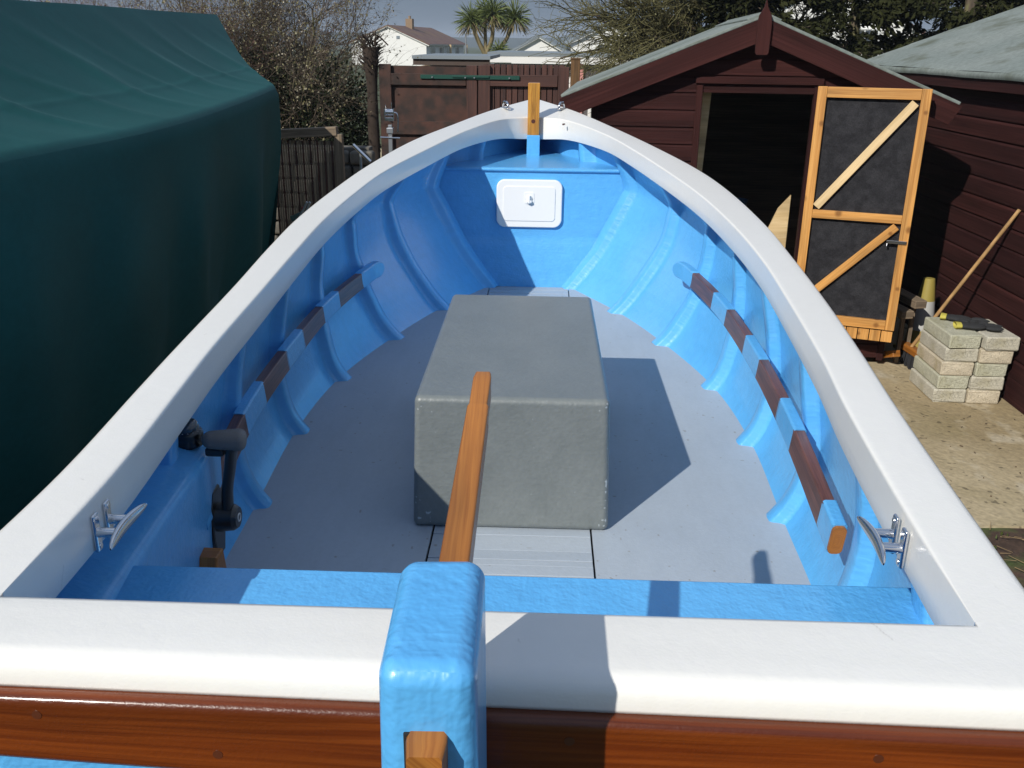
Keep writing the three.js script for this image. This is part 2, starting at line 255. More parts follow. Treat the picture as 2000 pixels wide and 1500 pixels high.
// ---------------------------------------------------------------- ground
struct('ground', (() => { const g = new THREE.PlaneGeometry(3000, 3000); g.rotateX(-Math.PI / 2); g.translate(0, -0.03, 0); return uvBox(g); })(), M.field);
struct('concrete_yard', box(16, 0.12, 17, 0.5, -0.06, -5.5 - 6.1 + 0.0, 0, 'x'), M.concrete);
struct('soil_bed', (() => grid(60, 90, (u, v) => { const x = -8 + 16.5 * u, z = -3.1 + 6 * v; return [x, -0.028 + 0.03 * fbm(x * 5, z * 5, 1, 4), z, x, z]; }))(), M.soil);
{ // moss and dead stalks lying on the soil beside the concrete
  setSeed(51); const a = [], b = [];
  for (let i = 0; i < 420; i++) { const x = rr(1.2, 4.2), z = rr(-3.05, -1.2), l = rr(0.03, 0.14), t = rr(0, 6.28); a.push(rod([x, 0.012, z], [x + l * Math.cos(t), 0.014 + rr(0, 0.02), z + l * Math.sin(t)], 0.002, 0.001, 4)); }
  for (let i = 0; i < 700; i++) { const x = rr(1.2, 4.2), z = rr(-3.08, -1.2); if (fbm(x * 3, z * 3, 5, 3) < 0.5) continue; const g = new THREE.ConeGeometry(rr(0.004, 0.01), rr(0.015, 0.04), 4); g.rotateX(rr(-0.6, 0.6)); g.rotateZ(rr(-0.6, 0.6)); g.translate(x, 0.02, z); b.push(g); }
  const o = mesh('dead_stalks', a, std({ color: RGB(0.26, 0.18, 0.09), roughness: 0.9 })); o.userData = { kind: 'stuff', label: 'dry stalks strewn over the dark soil', category: 'stalks' };
  const q = mesh('moss', b, M.leafMid); q.userData = { kind: 'stuff', label: 'green moss tufts on the dark soil', category: 'moss' };
}
{ setSeed(61); const q = []; for (let i = 0; i < 60; i++) { const g = new THREE.PlaneGeometry(rr(0.006, 0.028), rr(0.004, 0.012)); g.rotateX(-Math.PI / 2 + rr(-0.4, 0.4)); g.rotateY(rr(0, 6.28)); g.translate(rr(1.2, 3.3), 0.006, rr(-5.6, -3.15)); q.push(g); } for (let i = 0; i < 90; i++) { const g = new THREE.IcosahedronGeometry(rr(0.002, 0.006), 0); g.translate(rr(1.2, 3.3), 0.003, rr(-5.6, -3.15)); q.push(g); } const o = mesh('yard_litter', q, std({ color: RGB(0.12, 0.085, 0.05), roughness: 0.9 })); o.userData = { kind: 'stuff', label: 'dead leaf scraps and grit on the concrete', category: 'litter' }; }
struct('hill', grid(60, 8, (u, v) => { const x = -620 + 1240 * u, z = -560 - 380 * v, top = 6.5 + 7 * fbm(u * 9 + 3, 1, 4, 4) + 8 * sm(clamp((u - 0.47) * 5)); return [x, -2 + (top) * sm(clamp(v * 2.2)), z, x, z]; }), M.hill);

// ================================================================ THE BOAT
const S = SOLE;
const sheer = (z) => S + 0.70 + 0.34 * Math.pow(Math.max(0, -z) / 5.6, 1.6);
const HZ = [0.14, 0, -0.5, -1.0, -1.6, -2.21, -2.82, -3.45, -4.03, -4.62, -5.2, -5.6, -5.88];
const HY = [-0.35, -0.15, 0, 0.2, 0.4, 0.6];
const HW = [
  [0.05, 0.56, 0.70, 0.77, 0.78, 0.765, 0.745], [0.05, 0.57, 0.72, 0.79, 0.80, 0.78, 0.755], [0.05, 0.62, 0.79, 0.865, 0.86, 0.83, 0.775], [0.05, 0.66, 0.845, 0.915, 0.905, 0.87, 0.815],
  [0.05, 0.68, 0.87, 0.945, 0.93, 0.89, 0.845], [0.05, 0.70, 0.895, 0.965, 0.955, 0.915, 0.865], [0.05, 0.65, 0.855, 0.93, 0.945, 0.93, 0.865], [0.04, 0.50, 0.71, 0.835, 0.90, 0.92, 0.80],
  [0.04, 0.33, 0.52, 0.665, 0.77, 0.815, 0.69], [0.03, 0.12, 0.25, 0.40, 0.505, 0.605, 0.52], [0.02, 0.03, 0.05, 0.14, 0.22, 0.29, 0.30], [0.015, 0.015, 0.02, 0.03, 0.06, 0.10, 0.125], [0.008, 0.008, 0.008, 0.008, 0.008, 0.01, 0.02]];
function cubic(xs, ys, x) {                             // Catmull-Rom through (xs, ys), xs ascending
  const n = xs.length; if (x <= xs[0]) return ys[0]; if (x >= xs[n - 1]) return ys[n - 1];
  let i = 0; while (x > xs[i + 1]) i++;
  const h = xs[i + 1] - xs[i], t = (x - xs[i]) / h, m = (k) => k <= 0 ? (ys[1] - ys[0]) / (xs[1] - xs[0]) : k >= n - 1 ? (ys[n - 1] - ys[n - 2]) / (xs[n - 1] - xs[n - 2]) : (ys[k + 1] - ys[k - 1]) / (xs[k + 1] - xs[k - 1]);
  const t2 = t * t, t3 = t2 * t;
  return (2 * t3 - 3 * t2 + 1) * ys[i] + (t3 - 2 * t2 + t) * h * m(i) + (-2 * t3 + 3 * t2) * ys[i + 1] + (t3 - t2) * h * m(i + 1);
}
const HZa = HZ.slice().reverse(), rowsZ = [0, 1, 2, 3, 4, 5, 6].map((k) => HW.map((r) => r[k]).reverse());
function halfW(z, y, s = 1) {                            // y above the sole
  const top = sheer(z) - S - 0.05, ws = rowsZ.map((r) => cubic(HZa, r, z));
  const w = y > 0.6 ? lerp(ws[5], ws[6], sm(clamp((y - 0.6) / (top - 0.6)))) : cubic(HY, ws.slice(0, 6), y);
  return Math.max(0.006, w + (s > 0 ? 0.008 : -0.018) * clamp(-z / 1.2) * clamp((5.2 + z) / 1.5));
}
const boat = thing('fishing_boat', 'open wooden-trimmed boat painted bright blue inside with white gunwale', 'boat');
{
  const shell = (off, y0) => [-1, 1].map((s) => grid(70, 26, (u, v) => { const z = lerp(0.14, -5.88, u), y = lerp(y0, sheer(z) - S - 0.04, v); return [s * (halfW(z, y, s) + off), S + y, z, z * 1, y]; }));
  mesh('inner_skin', shell(0, -0.06), M.blue, boat);
  const keel = [[0.10, -0.35], [-0.3, -0.36], [-4.6, -0.36], [-5.4, -0.2], [-5.86, 0.3], [-5.97, 1.0], [-5.90, 1.0], [-5.78, 0.3], [-5.3, -0.1], [-4.5, -0.26], [0.10, -0.28]];
  const kg = prism(keel.map(([z, y]) => [z, y]), 0.06); kg.rotateY(Math.PI / 2); kg.translate(-0.03, S, 0); kg.scale(1, 1, -1); kg.computeVertexNormals();
  mesh('outer_hull', shell(0.022, -0.35), M.blue, boat);
  mesh('keel', kg, M.blue, boat);
  // transom plate
  const tp = []; for (let i = 0; i <= 20; i++) { const y = lerp(-0.33, 0.64, i / 20); tp.push([halfW(0.12, y) + 0.02, S + y]); } for (let i = 20; i >= 0; i--) { const y = lerp(-0.33, 0.64, i / 20); tp.push([-(halfW(0.12, y) + 0.02), S + y]); }
  const tg = prism(tp, 0.05); tg.translate(0, 0, 0.09); mesh('transom', uvBox(tg), M.blue, boat);
}
// ---- white gunwale capping
{
  const L = [[-.682, 0, -.79, 0], [-.69, -.38, -.795, -.38], [-.72, -.78, -.822, -.79], [-.742, -1.1, -.84, -1.11], [-.757, -1.55, -.86, -1.6], [-.77, -2.0, -.882, -2.05], [-.774, -2.46, -.89, -2.5], [-.747, -2.95, -.862, -3.02], [-.69, -3.45, -.80, -3.6], [-.55, -4.05, -.68, -4.25], [-.385, -4.65, -.495, -4.83], [-.20, -5.17, -.285, -5.40], [0, -5.36, 0, -5.94]];
  const R = [[.68, 0, .79, 0], [.705, -.38, .82, -.38], [.737, -.78, .855, -.8], [.77, -1.1, .885, -1.12], [.80, -1.55, .917, -1.55], [.82, -2.0, .938, -2.05], [.812, -2.46, .945, -2.55], [.77, -2.98, .91, -3.15], [.69, -3.48, .835, -3.65], [.565, -4.08, .68, -4.25], [.42, -4.62, .495, -4.83], [.21, -5.17, .285, -5.40], [0, -5.36, 0, -5.94]];
  const ks = L.map((_, i) => i);
  const side = (P, s) => {
    const col = [0, 1, 2, 3].map((k) => P.map((q) => q[k]));
    const at = (t) => col.map((c) => cubic(ks, c, t));
    return grid(120, 17, (u, v, i, j) => {
      const t = u * 12, [ix, iz, ox, oz] = at(t), bow = sm(clamp((t - 9.5) / 2.5)), dI = 0.092 + 0.05 * bow, w = Math.hypot(ox - ix, oz - iz), r = 0.0006 + 0.0064 * clamp(t * 1.5), ro = 0.014;
      // profile: distance from the inner edge (0) to the outer (w), and drop below the top
      const pr = [[0.012, dI + 0.004], [0.001, dI], [0, dI * 0.6], [0, r + 0.0012], [r * 0.08, r * 0.6], [r * 0.3, r * 0.28], [r * 0.7, r * 0.08], [r * 1.15, 0], [r * 1.15 + 0.006, -0.0005 * clamp(t)], [w * 0.7, -0.0015 * clamp(t)], [w - ro, 0], [w - ro * 0.6, ro * 0.1], [w - ro * 0.25, ro * 0.35], [w - ro * 0.04, ro * 0.75], [w, ro * 1.2], [w, 0.07], [w, 0.10], [w - 0.03, 0.104]][j];
      const f = pr[0] / w, x = lerp(ix, ox, f), z = lerp(iz, oz, f), y = sheer(z) - pr[1] - 0.035 * bow * (1 - f);
      return [x, y, z, z + (j > 10 ? 0.4 : 0), x + pr[1]];
    });
  };
  const tr = [[0.012, 0.094], [0.001, 0.09], [0, 0.05], [0, 0.018], [0.002, 0.008], [0.006, 0.002], [0.014, 0], [0.05, 0], [0.09, 0], [0.122, 0], [0.133, 0.0025], [0.141, 0.007], [0.147, 0.014], [0.150, 0.022], [0.1515, 0.031], [0.152, 0.040], [0.152, 0.048], [0.12, 0.05]];
  const skew = (x, z) => z > 0.03 ? 0.017 * x : 0, SX = [-0.79, -0.77, -0.74, -0.71, -0.695, -0.6825]; for (let i = 0; i <= 46; i++) SX.push(lerp(-0.682, 0.680, i / 46)); SX.push(0.6805, 0.695, 0.71, 0.74, 0.77, 0.79);
  const stern = grid(SX.length - 1, 17, (u, v, i, j) => { const x = SX[i], q = j < 6 && (x < -0.6822 || x > 0.6802) ? [0.0, 0] : tr[j]; return [x, S + 0.70 - q[1], q[0] + skew(x, q[0]), x, q[0] + q[1]]; });
  const ends = [-1, 1].map((s) => { const g = prism(tr.map(([z, d]) => [z, S + 0.70 - d]), 0.004); g.rotateY(-Math.PI / 2); g.translate(s * 0.79, 0, 0); return g; });
  mesh('gunwale_capping', [side(L, -1), side(R, 1), stern, ...ends], M.white, boat);
  // varnished rubbing board across the transom, with its plugs
  const n = 50, bt = [[-0.006, 0], [0.006, -0.0005], [0.013, -0.003], [0.0165, -0.008], [0.018, -0.016], [0.018, -0.104], [0.015, -0.112], [0.009, -0.115], [-0.006, -0.115]];
  const brd = grid(n, bt.length - 1, (u, v, i, j) => { const x = lerp(-0.86, 0.86, u), low = -0.012 * Math.pow(x / 0.8, 2) + (j > 4 ? 0.032 * Math.pow(Math.max(0, -x) / 0.7, 2) : 0); return [x, S + 0.655 + bt[j][1] + low * (j > 4 ? 0.7 : 0.1), 0.1535 + bt[j][0] + 0.017 * x, x, bt[j][0] - bt[j][1]]; });
  const rb = mesh('rubbing_board', brd, M.teak, boat);
  for (const [x, y] of [[-0.56, 0.628], [-0.33, 0.578], [0.12, 0.625], [0.33, 0.578], [0.5, 0.62]]) mesh('wood_plug', rod([x, S + y, 0.168 + 0.017 * x], [x, S + y, 0.1722 + 0.017 * x], 0.0065, 0.0065, 14), M.plug, rb);
}
// ---- ribs (glassed-over timbers)
function ribGeo(z0, s, y0, y1, wide = 0.06, proud = 0.042) {
  const prof = [[-1, -0.1], [-0.76, 0.03], [-0.60, 0.36], [-0.54, 0.80], [-0.42, 0.98], [0, 1.03], [0.42, 0.98], [0.54, 0.80], [0.60, 0.36], [0.76, 0.03], [1, -0.1]];
  return grid(34, prof.length - 1, (u, v, i, j) => {
    const y = lerp(y0, y1(z0), u), z = z0 + prof[j][0] * wide, e = 0.02, dw = (halfW(z, y + e, s) - halfW(z, y - e, s)) / (2 * e), nl = Math.hypot(1, dw);
    const w = 0.9 + 0.2 * noise3(y * 9, z0 * 7, s + 3), p = prof[j][1] * proud * w;
    return [s * (halfW(z, y, s) - p / nl), S + y + p * dw / nl, z + 0.003 * (noise3(y * 7, z0 * 3, 9) - 0.5), y, z];
  });
}
const ribTop = (z) => sheer(z) - S - 0.045;
for (const s of [-1, 1]) {
  for (const z of [-1.6, -2.21, -2.82, -3.45, -4.03]) mesh('rib', ribGeo(z, s, -0.03, ribTop), M.blue, boat);
  mesh('rib', ribGeo(-4.585, s, -0.03, ribTop, 0.07, 0.045), M.blue, boat);
  mesh('rib', ribGeo(-5.0, s, 0.70, ribTop, 0.05, 0.075), M.blue, boat);
  mesh('rib', ribGeo(-0.98, s, -0.03, ribTop), M.blue, boat);
}
mesh('rib', ribGeo(-0.40, 1, 0.42, ribTop, 0.085, 0.06), M.blue, boat);
// ---- sole
{
  const zs = []; for (let i = 0; i <= 60; i++) zs.push(lerp(-0.05, -4.64, i / 60));
  for (const s of [-1, 1]) { const p = [[s * 0.252, -0.05]]; for (const z of zs) if (halfW(z, 0, s) + 0.012 > 0.262) p.push([s * (halfW(z, -0.01, s) + 0.010), z]); p.push([s * 0.252, -4.6]); mesh('sole_panel', slab(s > 0 ? p : p.reverse(), S - 0.015, S), M.sole, boat); }
  setSeed(3); const tones = [[1, 1, 1], [0.96, 0.965, 0.97], [1.04, 1.035, 1.03]].map((c) => { const m = M.sole.clone(); m.color = RGB(...c); return m; });
  let z = -0.06, i = 0; while (z > -4.62) { const d = [0.055, 0.03, 0.055, 0.09][i % 4], w = Math.min(0.246, halfW(z - d, 0) - 0.0); mesh('sole_board', box(w * 2, 0.018, d - 0.0022, 0, S - 0.0105 - (i % 2 ? 0.0016 : 0), z - d / 2, 0.0015, 'x', i), tones[i % 3], boat); z -= d; i++; }
  mesh('bilge', slab([[-0.6, -0.1], [0.6, -0.1], [0.6, -3.4], [0.2, -4.5], [-0.2, -4.5], [-0.6, -3.4]].reverse(), S - 0.05, S - 0.03), M.gap, boat);
}
// ---- bow bulkhead, shelf, hatch, post
{
  const H = 0.735, bz = (y) => -4.63 + 0.035 * clamp((0.31 - y) / 0.31) - 0.006 * Math.exp(-Math.pow((y - 0.31) / 0.02, 2));
  mesh('bulkhead', grid(40, 30, (u, v) => { const y = lerp(-0.03, H - 0.008, v), z = bz(y), w0 = -(halfW(z, y, -1) + 0.012), w1 = halfW(z, y, 1) + 0.012, x = lerp(w0, w1, u); return [x, S + y, z + 0.004 * (fbm(x * 5 + 9, y * 5, 2, 3) - 0.5), x, y]; }), M.blue, boat);
  const p = []; for (let i = 0; i <= 24; i++) { const z = lerp(-4.625, -5.8, i / 24); p.push([halfW(z, H, 1) + 0.008, z]); } for (let i = 24; i >= 0; i--) { const z = lerp(-4.625, -5.8, i / 24); p.push([-(halfW(z, H, -1) + 0.008), z]); }
  mesh('bow_shelf', [slab(p.reverse(), S + H - 0.03, S + H), uvBox(rod([-0.60, S + H - 0.013, -4.625], [0.60, S + H - 0.013, -4.625], 0.0128, 0.0128, 12))], M.blue, boat);
  const rrect = (w, h, r) => { const s = new THREE.Shape(); s.moveTo(-w + r, -h); s.lineTo(w - r, -h); s.absarc(w - r, -h + r, r, -Math.PI / 2, 0); s.lineTo(w, h - r); s.absarc(w - r, h - r, r, 0, Math.PI / 2); s.lineTo(-w + r, h); s.absarc(-w + r, h - r, r, Math.PI / 2, Math.PI); s.lineTo(-w, -h + r); s.absarc(-w + r, -h + r, r, Math.PI, 1.5 * Math.PI); return s; };
  const ex = (w, h, r, d, b) => new THREE.ExtrudeGeometry(rrect(w - b, h - b, r), { depth: d, bevelEnabled: true, bevelSize: b, bevelThickness: b, bevelSegments: 3, curveSegments: 10 });
  const hat = new THREE.Group(); hat.name = 'hatch'; hat.position.set(-0.008, S + 0.518, -4.625); boat.add(hat); hat.userData.label = 'white plastic rounded hatch with a turn latch';
  mesh('hatch_frame', ex(0.202, 0.146, 0.045, 0.012, 0.007), M.plastic, hat);
  const pn = ex(0.160, 0.106, 0.02, 0.004, 0.003); pn.translate(0, 0, 0.0165); mesh('hatch_lid', pn, M.plastic, hat);
  const rim = ex(0.030, 0.036, 0.01, 0.002, 0.002); rim.translate(0.0, 0.036, 0.0225); mesh('latch_plate', rim, M.plastic, hat);
  const knob = [rod([0, 0.036, 0.025], [0, 0.036, 0.034], 0.019, 0.017, 20), box(0.014, 0.052, 0.018, 0, 0.03, 0.04, 0.006), box(0.034, 0.018, 0.014, 0, 0.016, 0.04, 0.006)];
  mesh('latch', knob, M.plastic, hat);
  const post = new THREE.Group(); post.name = 'bow_post'; post.position.set(0.0, S, -5.305); boat.add(post);
  mesh('varnished_top', box(0.078, 0.335, 0.075, 0.001, 0.867 + 0.1675, 0, 0.005, 'y'), M.post, post);
  mesh('painted_foot', box(0.088, 0.14, 0.084, 0.003, 0.867 - 0.068, 0, 0.007, 'y'), M.blue, post);
  mesh('wood_plug', rod([0.0, 0.958, 0.034], [0.0, 0.958, 0.0382], 0.0135, 0.0135, 18), M.plug, post);
}
// ---- rails along the ribs, bare wood between painted wraps
for (const s of [-1, 1]) {
  const g = new THREE.Group(); g.name = 'side_rail'; boat.add(g);
  const rz = [-3.6, -3.45, -2.82, -2.21, -1.6, -0.98, -0.75], rx = s > 0 ? [0.745, 0.784, 0.85, 0.862, 0.843, 0.812, 0.80] : [0.735, 0.772, 0.850, 0.848, 0.838, 0.79, 0.77], ry = s > 0 ? [0.37, 0.375, 0.367, 0.355, 0.336, 0.285, 0.265] : [0.345, 0.345, 0.335, 0.342, 0.32, 0.26, 0.24];
  const at = (z) => [cubic(rz, rx, z), cubic(rz, ry, z)];
  const seg = (z0, z1, th, hh, r, capTip) => { // rounded-rectangle section swept along z; face leans out at the top
    const q = []; for (const [cx, cy, a0] of [[1, 1, 0], [-1, 1, 90], [-1, -1, 180], [1, -1, 270]]) for (let k = 0; k <= 3; k++) { const a = rad(a0 + k * 30); q.push([cx * (th / 2 - r) + r * Math.cos(a), cy * (hh / 2 - r) + r * Math.sin(a)]); } q.push(q[0]);
    const n = 14, f = (k, u) => { const t = capTip ? Math.min(1, Math.sqrt(clamp((u < 0.5 ? u : 1 - u) * (capTip === (u < 0.5 ? 1 : 2) ? 7 : 99)))) : 1; const z = lerp(z0, z1, u), [x, y] = at(z), dx = q[k][0] + th / 2, dy = q[k][1] * (0.35 + 0.65 * t); return [s * (x + dx + 0.10 * dy), S + y + dy, z, z, dy + dx]; };
    const gs = [grid(n, q.length - 1, (u, v, i, j) => f(j, u))];
    for (const u of [0, 1]) { const c = q.slice(0, -1).map((_, k) => f(k, u)), m = c.reduce((a, b) => [a[0] + b[0] / c.length, a[1] + b[1] / c.length, a[2] + b[2] / c.length], [0, 0, 0]); gs.push(grid(q.length - 1, 1, (a, b, i) => b ? m : f(i % (q.length - 1), u))); }
    return gs;
  };
  const br = s > 0 ? [[-3.29, -2.94], [-2.68, -2.33], [-2.06, -1.70], [-1.47, -1.08]] : [[-3.27, -2.95], [-2.69, -2.33], [-2.07, -1.77], [-1.52, -1.12]];
  for (const [a, b] of br) mesh('bare_wood', seg(a - 0.01, b + 0.01, 0.034, 0.074, 0.004), M.rail, g);
  const edges = [-3.58, ...br.flat(), s > 0 ? -0.965 : -1.02];
  for (let k = 0; k < edges.length; k += 2) mesh('painted_wrap', seg(edges[k], edges[k + 1], 0.0385, 0.080, 0.008, k === 0 ? 1 : 0), M.blue, g);
  if (s > 0) mesh('rail_end', seg(-0.9655, -0.955, 0.036, 0.074, 0.012), M.tiller, g);
}
// ---- aft bench, port side panel
{
  const bp = [[-0.745, -0.48]]; for (let i = 0; i <= 6; i++) { const z = lerp(-0.48, 0.10, i / 6); bp.push([halfW(z, 0.45, 1) + 0.008, z]); } bp.push([-0.73, 0.10]);
  mesh('aft_bench', [slab(bp.reverse(), S + 0.418, S + 0.45), box(1.55, 0.43, 0.02, 0.04, S + 0.205, -0.455), uvBox(rod([-0.72, S + 0.437, -0.478], [0.83, S + 0.437, -0.478], 0.0135, 0.0135, 10))], M.blue, boat);
  const ez = (t) => lerp(0.1, -1.2, t), ex = (t) => lerp(-0.665, -0.802, t), ey = (t) => lerp(0.495, 0.415, t);
  const panel = grid(40, 10, (u, v, i, j) => {
    const z = ez(u), x = ex(u), y = ey(u), hw = -(halfW(z, y + 0.02, -1) + 0.008), c = [[hw, y + 0.03], [lerp(hw, x, 0.5), y + 0.014], [x - 0.035, y + 0.006], [x - 0.016, y + 0.002], [x - 0.005, y - 0.008], [x, y - 0.024], [x - 0.002, y - 0.06], [x - 0.006, y * 0.66], [x - 0.014, y * 0.4], [x - 0.022, y * 0.15], [x - 0.03, -0.02]][j];
    return [c[0], S + c[1], z, z, c[1] + c[0]];
  });
  const ce = [[-(halfW(-1.2, 0.43, -1)), 0.445], [-0.805, 0.417], [-0.832, -0.02], [-(halfW(-1.2, 0, -1)), -0.02], [-(halfW(-1.2, 0.2, -1)), 0.2]], cap = prism(ce.map(([x, y]) => [x, S + y]), 0.004); cap.translate(0, 0, -1.2);
  mesh('side_panel', [panel, cap], M.blue, boat);
  const wb = prism([[-0.045, -0.05], [0.045, -0.05], [0.03, 0.05], [-0.018, 0.05]], 0.06, 0.006); wb.rotateY(rad(88)); wb.translate(-0.80, S + 0.145, -0.955); mesh('wood_block', uvBox(wb, 'y'), M.tiller, boat);
}
// ---- engine control lever and compass on the port panel
{
  const g = new THREE.Group(); g.name = 'throttle_control'; boat.add(g); g.userData.label = 'black engine control lever with grey grip';
  const y = S + 0.215, z = -1.115, x = -0.822;
  const plate = prism([[-0.030, -0.115], [0.026, -0.115], [0.046, -0.05], [0.046, 0.05], [0.03, 0.085], [-0.03, 0.085], [-0.046, 0.05], [-0.046, -0.05]], 0.028, 0.006); plate.rotateY(Math.PI / 2); plate.translate(x, y, z);
  mesh('base_plate', plate, M.black, g);
  mesh('hub', [rod([x + 0.02, y, z], [x + 0.072, y, z], 0.042, 0.036, 24), rod([x + 0.072, y, z], [x + 0.083, y, z], 0.036, 0.028, 24)], M.black, g);
  mesh('hub_bolt', [new THREE.TorusGeometry(0.0105, 0.0025, 8, 20).rotateY(Math.PI / 2).translate(x + 0.0835, y, z)], M.marks, g);
  const c = new THREE.CatmullRomCurve3([V(x + 0.055, y + 0.01, z), V(x + 0.060, y + 0.08, z + 0.004), V(x + 0.078, y + 0.16, z + 0.012), V(x + 0.094, y + 0.225, z + 0.03)]);
  const arm = grid(18, 14, (u, v) => { const p = c.getPoint(u), a = v * 2 * Math.PI, w = lerp(0.019, 0.0235, Math.abs(u - 0.35) * 1.6), q = (t) => Math.sign(t) * Math.pow(Math.abs(t), 0.7); return [p.x + 0.014 * q(Math.cos(a)), p.y, p.z + w * q(Math.sin(a))]; }); mesh('lever_arm', arm, M.black, g);
  const gr = new RoundedBoxGeometry(0.112, 0.05, 0.058, 5, 0.022); { const p = gr.attributes.position; for (let i = 0; i < p.count; i++) { const t = (p.getX(i) + 0.05) / 0.1; p.setY(i, p.getY(i) * lerp(0.82, 1.12, t)); p.setZ(i, p.getZ(i) * lerp(0.8, 1.15, t)); } gr.computeVertexNormals(); }
  gr.rotateY(0.25); gr.rotateZ(-0.08); gr.translate(x + 0.078, y + 0.246, z + 0.034); mesh('grip', gr, M.grip, g);
  mesh('trigger', box(0.05, 0.024, 0.022, x + 0.052, y + 0.214, z + 0.04, 0.008), M.black, g);
  const k = new THREE.Group(); k.name = 'compass'; k.position.set(-0.847, S + 0.436, -1.10); boat.add(k); k.userData.label = 'small black domed compass';
  mesh('housing', new THREE.LatheGeometry([[0, 0], [0.036, 0], [0.0375, 0.006], [0.034, 0.014], [0.0385, 0.022], [0.0395, 0.034], [0.036, 0.042], [0.031, 0.046]].map(([a, b]) => new THREE.Vector2(a, b)), 32), M.black, k);
  mesh('dome', new THREE.LatheGeometry([[0.031, 0.046], [0.030, 0.056], [0.025, 0.067], [0.015, 0.074], [0, 0.077]].map(([a, b]) => new THREE.Vector2(a, b)), 32), M.glass, k);
  const ticks = []; for (let i = 0; i < 16; i++) { const a = i / 16 * 2 * Math.PI; ticks.push(box(0.0035, 0.0008, 0.0012, 0.0345 * Math.cos(a), 0.0445, 0.0345 * Math.sin(a), 0, 'x', 0, [0, 0, 0])); } mesh('dial_marks', ticks, M.marks, k);
}
// ---- chrome cleats on the inner faces, fairleads at the bow
function cleat(x, y, z, s, turn) {
  const g = new THREE.Group(); g.name = 'cleat'; g.position.set(x, S + y, z); g.rotation.y = turn; boat.add(g);   // local -x*s points inboard
  for (const dz of [-0.024, 0.024]) {
    const sh = new RoundedBoxGeometry(0.008, 0.072, 0.020, 3, 0.004); sh.translate(-s * 0.003, 0, dz); mesh('foot', [flat(sh), flat(rod([-s * 0.004, 0.026, dz], [-s * 0.0085, 0.026, dz], 0.007, 0.005, 12)), flat(rod([-s * 0.004, -0.026, dz], [-s * 0.0085, -0.026, dz], 0.007, 0.005, 12))], M.chrome, g);
    mesh('stem', rod([-s * 0.004, 0, dz], [-s * 0.040, 0, dz], 0.0095, 0.008, 14), M.chrome, g);
  }
  const p = [[-0.078, 0.0035, 0.050], [-0.06, 0.006, 0.046], [-0.03, 0.009, 0.041], [0, 0.010, 0.039], [0.03, 0.009, 0.041], [0.06, 0.006, 0.046], [0.078, 0.0035, 0.050]];
  const horn = grid(24, 14, (u, v) => { const zz = lerp(-0.08, 0.08, u), r = 0.0115 * Math.pow(Math.max(0.0006, 1 - Math.pow(Math.abs(zz) / 0.081, 2.2)), 0.5), a = v * 2 * Math.PI, xx = 0.040 + 0.010 * Math.pow(zz / 0.08, 2); return [-s * (xx + r * 0.62 * Math.cos(a)), r * 1.1 * Math.sin(a), zz]; });
  mesh('horn', horn, M.chrome, g);
}
cleat(0.692, 0.655, -0.30, 1, -0.05); cleat(-0.687, 0.642, -0.30, -1, 0.03);
for (const [x, z, t] of [[-0.195, -5.47, 0.5], [0.19, -5.47, -0.5]]) {
  const g = new THREE.Group(); g.name = 'fairlead'; g.position.set(x, sheer(z) - 0.002, z); g.rotation.y = t; boat.add(g);
  mesh('base', box(0.026, 0.008, 0.11, 0, 0.003, 0, 0.004), M.chrome, g);
  for (const s of [-1, 1]) { const c = new THREE.CatmullRomCurve3([V(0, 0.004, s * 0.042), V(0, 0.026, s * 0.036), V(0, 0.042, s * 0.018), V(0, 0.040, s * 0.004)]); mesh('horn', new THREE.TubeGeometry(c, 12, 0.0085, 10), M.chrome, g); }
}
// a rust-stained screw hole in the white face near the bow, and a few knocks in the capping
mesh('screw_hole', rod([0.205, S + 0.955, -5.118], [0.195, S + 0.955, -5.095], 0.006, 0.006, 10), M.plug, boat);

// ---------------------------------------------------------------- engine box
{
  const t = thing('engine_box', 'grey painted engine box standing on the boat floor', 'box', [-0.006, S, -2.088]);
  const W = 0.588, H = 0.442, D = 1.225, g = new RoundedBoxGeometry(W, H, D, 5, 0.02); g.translate(0, H / 2, 0);
  const p = g.attributes.position; for (let i = 0; i < p.count; i++) { const k = 1 - p.getY(i) / H; p.setX(i, p.getX(i) * (1 + 0.055 * k) + (p.getX(i) > 0 ? 0.003 : -0.003) * (fbm(p.getZ(i) * 3, p.getY(i) * 3) - 0.5)); p.setZ(i, p.getZ(i) * (1 + 0.004 * k)); }
  g.computeVertexNormals();
  const n = g.attributes.normal, uv = g.attributes.uv; for (let i = 0; i < p.count; i++) { const ay = Math.abs(n.getY(i)), az = Math.abs(n.getZ(i)), ax = Math.abs(n.getX(i)); if (ay > az && ay > ax) uv.setXY(i, p.getX(i) + 1, H + D / 2 - p.getZ(i)); else if (az >= ax) uv.setXY(i, p.getX(i) + 1, p.getY(i)); else uv.setXY(i, p.getZ(i) * 0.5 + 1.6, p.getY(i)); }
  mesh('box_cover', g, M.engine, t);
  mesh('base_flange', box(W * 1.055 - 0.02, 0.012, D - 0.02, 0, 0.0065, 0, 0.004), M.engine, t);
}
